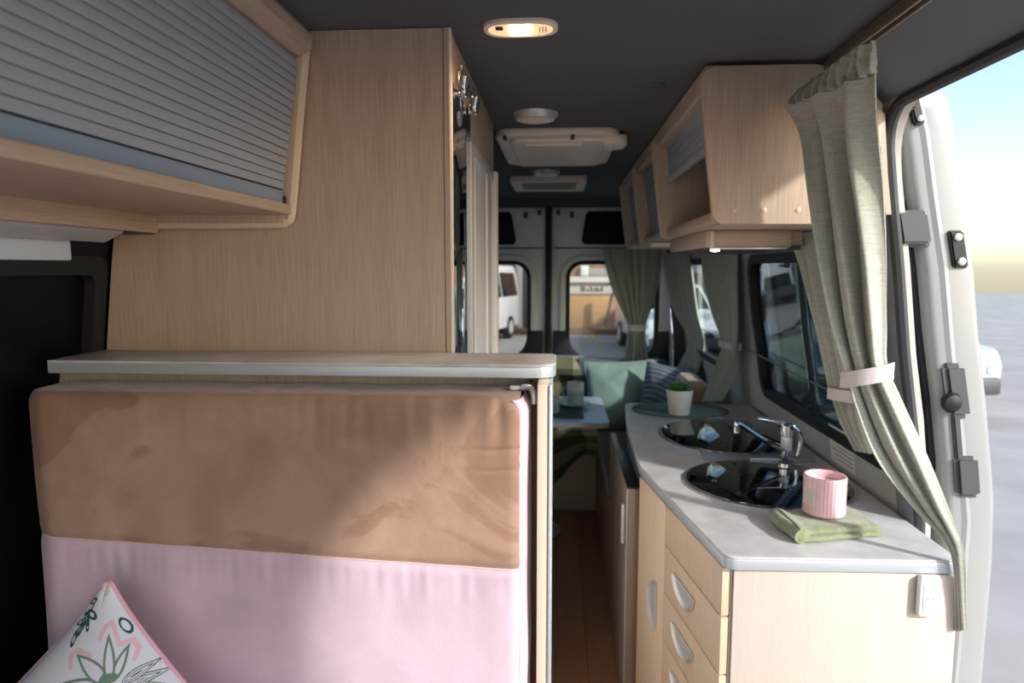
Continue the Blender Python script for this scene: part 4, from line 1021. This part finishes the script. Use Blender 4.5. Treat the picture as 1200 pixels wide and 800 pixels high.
def sticker():
    t = thing('wall_sticker', 'pale notice sticker with a red heading on the wall below the side window', 'sticker', (wx(.98), 2.0, .98))
    q = lambda a0, a1, b0, b1, d0, d1, m, nm: obj(nm, plate([(a0, b0), (a1, b0), (a1, b1), (a0, b1)], [], d0, d1, RW), m, t)
    q(1.975, 2.15, .905, 1.02, -.0015, -.0003, LABEL, 'sheet')
    q(1.98, 2.145, 1.0, 1.012, -.0022, -.0015, RED, 'red_heading')
    for k in range(6): q(1.985, 2.135 - (k % 3) * .02, .985 - k * .013, .989 - k * .013, -.002, -.0015, INK, 'text_line')
sticker()

# ------------------------------------------------------------------ rear lounge
def table():
    x0, x1, y0, y1, z = -.42, .262, 3.40, 4.12, .722
    t = thing('table', 'pale blue-grey dining table in the rear lounge', 'table', ((x0 + x1) / 2, 3.75, 0))
    obj('tabletop', plate(rrect(x0, x1, y0, y1, .05), [], z - .004, z, XY, bev=.001), TABLEM, t)
    obj('edge', plate(rrect(x0, x1, y0, y1, .05), [], z - .026, z - .004, XY, bev=.002), EDGE, t)
    obj('pedestal', lathe([(.001, .006), (.14, .006), (.14, .018), (.034, .03), (.034, .68), (.08, .69), (.08, z - .027), (.001, z - .027)], (-.12, 3.78, 0)), SATIN, t)
table()
def cup(name, label, c, saucer, r=.038, h=.098):
    t = thing(name, label, 'cup', c)
    z0 = 0
    if saucer:
        obj('saucer', lathe([(.001, 0), (.05, 0), (.055, .004), (.085, .012), (.086, .0145), (.084, .0155), (.05, .008), (.001, .007)], c), MINT, t); z0 = .0075
    obj('bowl', lathe([(.001, z0), (r * .9, z0), (r, z0 + .005), (r, z0 + h * .62)] , c), MINT, t)
    obj('rim_band', lathe([(r * .93, z0 + h * .3), (r * 1.0, z0 + h * .62), (r, z0 + h), (r - .002, z0 + h + .001), (r - .004, z0 + h), (r - .004, z0 + h * .3)], c), CERAM, t)
    hd = smoothpts([V(c) + V((-r + .002, 0, z0 + h * .78)), V(c) + V((-r - .022, 0, z0 + h * .7)), V(c) + V((-r - .022, 0, z0 + h * .35)), V(c) + V((-r + .002, 0, z0 + h * .25))], 6)
    obj('handle', tube(hd, .005, 8), MINT, t)
cup('teacup', 'mint and cream cup on a saucer on the rear table', V((.098, 3.80, .7305)), True, .047, .125)
cup('teacup', 'cup half hidden behind the shelf end on the rear table', V((-.035, 3.60, .7305)), False, .042, .09)
def book():
    t = thing('book', 'closed dark green book lying flat on the rear table', 'book', (.0, 3.66, .7225))
    obj('cover', join(box(-.22, .135, 3.50, 3.86, .7225, .7245, .0005), box(-.22, .135, 3.50, 3.86, .7275, .7295, .0005), box(-.223, -.219, 3.50, 3.86, .7225, .7295, .0005)), BOOKM, t)
    obj('pages', box(-.217, .131, 3.504, 3.856, .7246, .7274, 0), plain('paper', (226, 220, 206), .8), t)
book()
sp_ = thing('teaspoon', 'small teaspoon lying behind the book on the rear table', 'spoon', (.0, 3.95, .723))
obj('bowl', xf(lathe([(.001, .001), (.012, .002), (.016, .005), (.015, .006), (.001, .003)], (0, 0, 0), 20), Matrix.Translation((.05, 3.9, .7225)) @ Matrix.Diagonal((1.4, 1, 1, 1))), CHROME, sp_)
obj('handle', tube([(.03, 3.9, .727), (-.02, 3.905, .728), (-.08, 3.91, .726)], .003, 6), CHROME, sp_)
def lounge():
    t = thing('rear_bench', 'wooden rear bench base across the back of the van', 'bench', (0, 4.3, 0))
    obj('front_board', box(2 * CX - .86 + .03, .237, 4.135, 4.15, .003, .44, .001), WX, t)
    obj('carcass', box(2 * CX - .84, .84, 4.151, 4.55, .003, .44, 0), WX, t)
    obj('seat_cushion', softbox(2 * CX - .80, .80, 4.13, 4.56, .441, .50, .025, .003), BROWNSEAT, t)
    t = thing('side_bench', 'wooden side bench with brown seat between fridge and rear bench', 'bench', (.5, 3.3, 0))
    obj('front_board', box(.238, .253, 2.575, 4.133, .003, .44, .001), wood('dark_side', 'Y', (150, 114, 88), (178, 140, 110)), t)
    obj('carcass', box(.3, .835, 3.045, 4.12, .003, .44, 0), WY, t)
    obj('seat_cushion', softbox(.232, .815, 3.05, 4.125, .441, .52, .03, .003), BROWNSEAT, t)
    obj('arm_board', box(.238, .262, 2.575, 3.045, .441, .76, .002), wood('dark_arm', 'Z', (150, 114, 88), (178, 140, 110)), t)
lounge()
def placed(name, label, w, h, th, u, v, Y, lean, yaw, roll, mat, cat='cushion', group=None, seed=1, pinch=.07):
    c = at(u, v, Y); t = thing(name, label, cat, c, group)
    M_ = Matrix.Translation(c) @ Matrix.Rotation(R(yaw), 4, 'Z') @ Matrix.Rotation(R(-lean), 4, 'X') @ Matrix.Rotation(R(roll), 4, 'Y')
    obj('cover', xf(pillow(w, h, th, pinch, 30, seed), M_), mat, t, angle=80)
    obj('seam_piping', xf(outline_pillow(w, h, pinch, .004, 20), M_), mat, t)
    return t
placed('scatter_cushion', 'large teal velvet cushion on the rear bench', .46, .43, .15, 730, 462, 4.23, 16, 0, -3, TEAL, seed=3)
placed('scatter_cushion', 'slate grey cushion leaning behind the teal one at the rear window', .56, .38, .10, 728, 455, 4.42, 8, 0, 2, SLATE, seed=4)
placed('scatter_cushion', 'slate grey striped cushion in the rear corner, right of the teal one', .29, .36, .13, 778, 462, 4.02, 16, -28, 6, STRIPE, seed=5)
for lab, a in (('tan velvet backrest pad along the rear doors behind the cushions', (-.2, .72, 4.525, 4.585, .505, .90)), ):
    o = thing('upholstered_pad', lab, 'backrest', (.2, 4.54, .565)); obj('pad', softbox(*a, .03, .004), TAN, o)
    obj('piping', tube([(a[0] + .03, a[2] + .003, a[5] - .012), (.2, a[2] + .003, a[5] - .012), (a[1] - .03, a[2] + .003, a[5] - .012)], .004, 6), TAN, o)
o = thing('upholstered_pad', 'tan velvet backrest pad standing along the right wall below the window', 'backrest', (.72, 3.7, .62))
obj('pad', softbox(.645, .765, 3.42, 3.80, .525, .93, .04, .004), TAN, o)
obj('piping', tube([(.650, 3.46, .912), (.650, 3.6, .914), (.650, 3.76, .912)], .004, 6), TAN, o)
def throw(name, label, fn, nu, nv, th=.008):
    bm = grid(fn, nu, nv); bmesh.ops.recalc_face_normals(bm, faces=bm.faces[:]); bmesh.ops.solidify(bm, geom=bm.faces[:], thickness=th)
    return tag(obj(name, bm, CHECK, None, angle=80), label, 'blanket')
def drape1(u, v):
    x = -.42 + .66 * u; 
    s = v * 1.05
    nz = .018 * noise.noise(V((u * 5, v * 5, 3)))
    if s < .28: return V((x, 4.50 - s / .28 * .36, .522 + nz * .5 + .004 * sin(u * 20)))
    q = (s - .28) / .77; hang = .18 + .30 * (sin(u * 3.1 + .3) ** 2)
    return V((x + .02 * sin(q * 4 + u * 6), 4.125 - .022 - .03 * sin(q * pi) * (1 + sin(u * 14)) * .5 - nz, .519 - q * hang * .85))
throw('throw_blanket', 'olive checked throw draped over the rear bench front', drape1, 60, 60)
def drape2(u, v):
    x = -.45 + .62 * u; n_ = .02 * noise.noise(V((u * 4, v * 4, 8)))
    if v < .25: return V((x, 4.575 - v / .25 * .07 - .02, .916 + n_ * .2))
    q = (v - .25) / .75; return V((x, 4.475 - .10 * q - .02 * sin(q * 5 + u * 7) - n_, .910 - q * .30))
throw('throw_blanket', 'olive checked blanket over the backrest left of the teal cushion', drape2, 50, 40)

# ------------------------------------------------------------------ outside
GZ = -.65
struct('ground', box(-40, 40, -25, 60, GZ - .1, GZ, 0), plain('pale_concrete', (168, 163, 157), .9, var=.06, vscale=1.2))
def building():
    Y = 23.0; t = thing('building', 'low commercial building with tan panels and a lettered band behind the car park', 'building', (1, Y, GZ))
    P = lambda name, a, m, bev=.02: obj(name, box(a[0], a[1], a[2], a[3], a[4], a[5], bev), m, t)
    brown = plain('brown_brick', (132, 96, 78), .9, var=.15, vscale=3); tan_ = plain('tan_panel', (190, 146, 98), .7, var=.05, vscale=1); cream = plain('cream_band', (214, 208, 200), .7); grey = plain('grey_column', (158, 156, 154), .7)
    P('wall', (-16, 11.5, Y, Y + 1, GZ, 3.6), brown)
    P('tan_panel', (.2, 1.72, Y - .15, Y - .01, GZ + .12, .60), tan_)
    P('tan_panel', (-.55, .12, Y - .15, Y - .01, GZ + .12, .60), tan_)
    P('tan_post', (.12, .2, Y - .2, Y - .01, GZ + .1, .62), cream)
    P('sign_band', (.15, 5.2, Y - .18, Y - .01, .64, 1.22), cream)
    P('ledge', (.2, 5.2, Y - .30, Y - .181, .97, 1.03), plain('ledge_brown', (84, 74, 70), .7))
    mk = plain('sign_mark', (58, 54, 58), .7)
    bmk = []
    random.seed(11)
    for x in [.72, .80, .92, 1.04, 1.14, 1.22, 1.30, 1.40, 2.1, 2.2, 2.32, 2.42, 2.9, 3.0, 3.15]:
        h = random.choice((.08, .08, .14, .18)); bmk.append(box(x, x + .055, Y - .20, Y - .181, .73, .73 + h, .006)); 
        if random.random() < .6: bmk.append(box(x, x + .09, Y - .20, Y - .181, .79, .815, .004))
    obj('sign_lettering', join(*bmk), mk, t)
    P('lit_panel', (.72, .98, Y - .2, Y - .01, 1.24, 1.58), plain('pale_box', (216, 226, 226), .5))
    P('grey_panel', (1.0, 2.2, Y - .12, Y - .01, 1.24, 1.5), grey)
    P('kerb', (-16, 11.5, Y - .9, Y - .01, GZ, GZ + .14), plain('kerb_brown', (112, 86, 72), .9))
    P('column', (-1.45, -1.22, Y - .25, Y - .01, GZ + .14, 3.2), grey)
    P('door', (-1.2, -.75, Y - .08, Y - .01, GZ + .14, 1.55), plain('dark_door', (64, 60, 66), .6))
    P('door', (-2.6, -1.5, Y - .08, Y - .01, GZ + .14, 1.55), plain('shopfront', (74, 66, 64), .5))
    P('post', (1.98, 2.12, Y - 1.2, Y - 1.05, GZ, 1.0), plain('white_post', (222, 214, 206), .7))
    b = plate([(1.55, GZ + .1), (2.0, GZ + .1), (2.0, 1.0), (1.88, 1.0)], [], Y - .24, Y - .21, XZ); obj('brace_panel', b, plain('pink_render', (190, 148, 124), .8), t)
building()
def banner(label, x, y, z1):  # flag out of view, added to put blue reflections in the glass lids
    t = thing('added_reflection_flag', label, 'banner', (x, y, GZ))
    obj('pole', tube([(x, y, GZ + .02), (x, y, 3), (x + .01, y, z1 + .1)], .035, 10), GREYL, t)
    obj('base', lathe([(.001, 0), (.35, 0), (.35, .05), (.06, .09), (.001, .09)], (x, y, GZ), 24), GREYP, t)
    obj('flag', grid(lambda u, v: V((x + .04 + .75 * u * (1 - .25 * v ** 4), y + .05 * sin(u * 5 + v * 3), 1.9 + (z1 - 1.9) * v)), 12, 30), plain('flag_blue', (44, 84, 176), .7), t)
banner('tall blue banner flag added between the parked vehicles for its reflection', 4.75, 16.4, 7.0)
tag(obj('traffic_marker', box(.98, 1.12, 21.0, 21.1, GZ, GZ + .12, .02), plain('yellow_paint', (220, 196, 60), .6)), 'small yellow marker on the ground behind the rear window', 'marker')
CARP = plain('car_white', (226, 228, 230), .25, coat=.6); CARGL = plain('car_glass', (26, 30, 36), .05, spec=.8); TYRE = plain('tyre', (26, 26, 28), .85); LIGHT = plain('head_light', (200, 206, 212), .1)
def car(kind, label, x, y, rz, paint, group='vehicles parked outside'):
    t = thing('parked_' + kind, label, 'van' if kind == 'van' else 'car', (0, 0, 0), group)
    if kind == 'van':
        W, H, Ln = 1.9, 2.25, 5.0
        prof = [(-2.5, .35), (-2.5, .95), (-2.35, 1.12), (-1.72, 1.28), (-1.0, 2.1), (-.6, 2.25), (2.35, 2.22), (2.5, 1.9), (2.5, .35)]
        side = [[(-1.55, 1.3), (-.98, 2.0), (-.55, 2.02), (-.55, 1.3)], [(-.45, 1.3), (-.45, 2.02), (.7, 2.02), (.7, 1.3)], [(.8, 1.3), (.8, 2.02), (2.2, 2.0), (2.25, 1.3)]]
        wheels = (-1.65, 1.55); ws = [(-1.66, 1.34), (-1.06, 2.04)]
    else:
        W, H, Ln = 1.85, 1.78, 4.8
        prof = [(-2.4, .42), (-2.42, .8), (-2.3, 1.02), (-1.2, 1.12), (-.55, 1.68), (-.3, 1.76), (1.7, 1.78), (2.25, 1.2), (2.38, 1.05), (2.38, .42)]
        side = [[(-1.0, 1.14), (-.5, 1.62), (.15, 1.66), (.15, 1.14)], [(.25, 1.14), (.25, 1.66), (1.1, 1.66), (1.1, 1.14)], [(1.2, 1.14), (1.2, 1.66), (1.62, 1.64), (2.0, 1.18)]]
        wheels = (-1.5, 1.45); ws = [(-1.14, 1.17), (-.58, 1.64)]
    belt = prof[3][1] + .02
    sq = lambda z: 1 - .17 * max(0, (z - belt) / (H - belt)) - .02
    bm = plate(rpoly(prof, [.05, .12, .15, .1, .2, .3, .2, .2, .05] if kind == 'van' else [.05, .1, .15, .2, .3, .3, .3, .1, .1, .05]), [], -W / 2, W / 2, lambda a, b, d: V((d, a, b)), bev=.05, cuts={'b': [belt, (belt + H) / 2]})
    for v in bm.verts: v.co.x *= sq(v.co.z)
    parts = []
    parts.append(obj('body', bm, paint, t))
    for sg in (-1, 1):
        for pl in side:
            w_ = plate(rpoly(pl, .06), [], 0, .012, lambda a, b, d: V((sg * (W / 2 * sq(b) + .004 + d - .006), a, b)), cuts={'b': [belt, (belt + H) / 2]}); parts.append(obj('side_window', w_, CARGL, t))
        parts.append(obj('head_light', box(sg * W * .44 - .16, sg * W * .44 + .06 * 1, prof[1][0] - .02, prof[1][0] + .2, prof[1][1] - .14, prof[1][1] + .03, .04), LIGHT, t))
        parts.append(obj('wing_mirror', softbox(*sorted((sg * (W / 2 - .02), sg * (W / 2 + .2))), ws[0][0] + .18, ws[0][0] + .32, belt + .02, belt + .24, .05, 0, n=6), paint, t))
        for wy in wheels:
            wh = lathe([(.001, -.1), (.2, -.1), (.24, -.11), (.33, -.1), (.36, -.06), (.36, .06), (.33, .1), (.24, .11), (.2, .09), (.001, .08)], seg=32)
            xf(wh, Matrix.Translation((sg * (W / 2 - .1), wy, .36)) @ Matrix.Rotation(sg * pi / 2, 4, 'Y')); wo = obj('wheel', wh, TYRE, t)
            hb_ = lathe([(.001, .085), (.16, .095), (.2, .112), (.205, .1), (.001, .07)], seg=24); xf(hb_, Matrix.Translation((sg * (W / 2 - .1), wy, .36)) @ Matrix.Rotation(sg * pi / 2, 4, 'Y')); obj('hub', hb_, SATIN, wo)
    (ya, za), (yb_, zb_) = ws; dn = V((0, -(zb_ - za), (yb_ - ya))).normalized()
    dn = dn if dn.y < 0 else -dn
    bm = bmesh.new(); vs = []
    for yy, zz in ((ya, za), (yb_, zb_)):
        for sg in (-1, 1): vs.append(bm.verts.new(V((sg * (W / 2 * sq(zz) - .1), yy, zz)) + dn * .03))
    f = bm.faces.new((vs[0], vs[1], vs[3], vs[2])); bmesh.ops.solidify(bm, geom=[f], thickness=.04); parts.append(obj('windscreen', bm, CARGL, t))
    parts.append(obj('grille', box(-.55, .55, prof[1][0] - .03, prof[1][0] + .1, prof[0][1] + .18, prof[1][1] - .08, .03), BLACK, t))
    parts.append(obj('bumper', box(-W / 2 * .95, W / 2 * .95, prof[0][0] - .06, prof[0][0] + .2, prof[0][1] - .05, prof[0][1] + .2, .05), GREYP, t))
    t.location = (x, y, GZ); t.rotation_euler = (0, 0, rz)
    return t
car('van', 'white van seen through the left rear door window', -2.75, 19.6, R(-14), CARP)
car('car', 'white car seen through the right rear window past the dark curtain', 2.7, 17.6, R(4), CARP)
car('van', 'white van seen through the far side window', 4.85, 20.0, R(8), CARP)
car('car', 'silver-white car seen through the side window nearest the kitchen', 5.0, 12.2, R(8), plain('car_silver', (176, 182, 186), .3, coat=.5))

# ------------------------------------------------------------------ light
w = bpy.data.worlds.new('sky'); sc.world = w; w.use_nodes = True; nt = w.node_tree
bg = nt.nodes['Background']; sky = nt.nodes.new('ShaderNodeTexSky'); sky.sky_type = 'NISHITA'; sky.sun_disc = False
SUN = V((-1, .9, -.67)).normalized()
sky.sun_elevation = math.asin(-SUN.z); sky.sun_rotation = math.atan2(-SUN.x, -SUN.y); sky.air_density = 1.0; sky.dust_density = 1.0; sky.ozone_density = 1.0
nt.links.new(sky.outputs[0], bg.inputs[0]); bg.inputs[1].default_value = .15
sd = bpy.data.lights.new('sun', 'SUN'); sd.energy = 2.2; sd.angle = R(3); sd.color = (1, .975, .94)
so = bpy.data.objects.new('sun', sd); COL.objects.link(so); so.rotation_euler = SUN.to_track_quat('-Z', 'Y').to_euler(); so.location = (10, -9, 9)
def lamp(name, kind, loc, e, size, col):
    d = bpy.data.lights.new(name, kind); d.energy = e; d.color = col
    if kind == 'SPOT': d.spot_size = R(150); d.spot_blend = .8; d.shadow_soft_size = size
    else: d.shadow_soft_size = size
    o = bpy.data.objects.new(name, d); COL.objects.link(o); o.location = loc; return o
lamp('ceiling_lamp_light', 'SPOT', (-.077, 1.335, 1.93), 2.2, .03, (1, .75, .5))
lamp('hood_light', 'SPOT', (.415, 1.87, 1.54), .3, .01, (1, .85, .7))

sc.view_settings.view_transform = 'Standard'; sc.view_settings.look = 'None'; sc.view_settings.gamma = 1; sc.view_settings.use_curve_mapping = False
sc.view_settings.exposure = 1.14
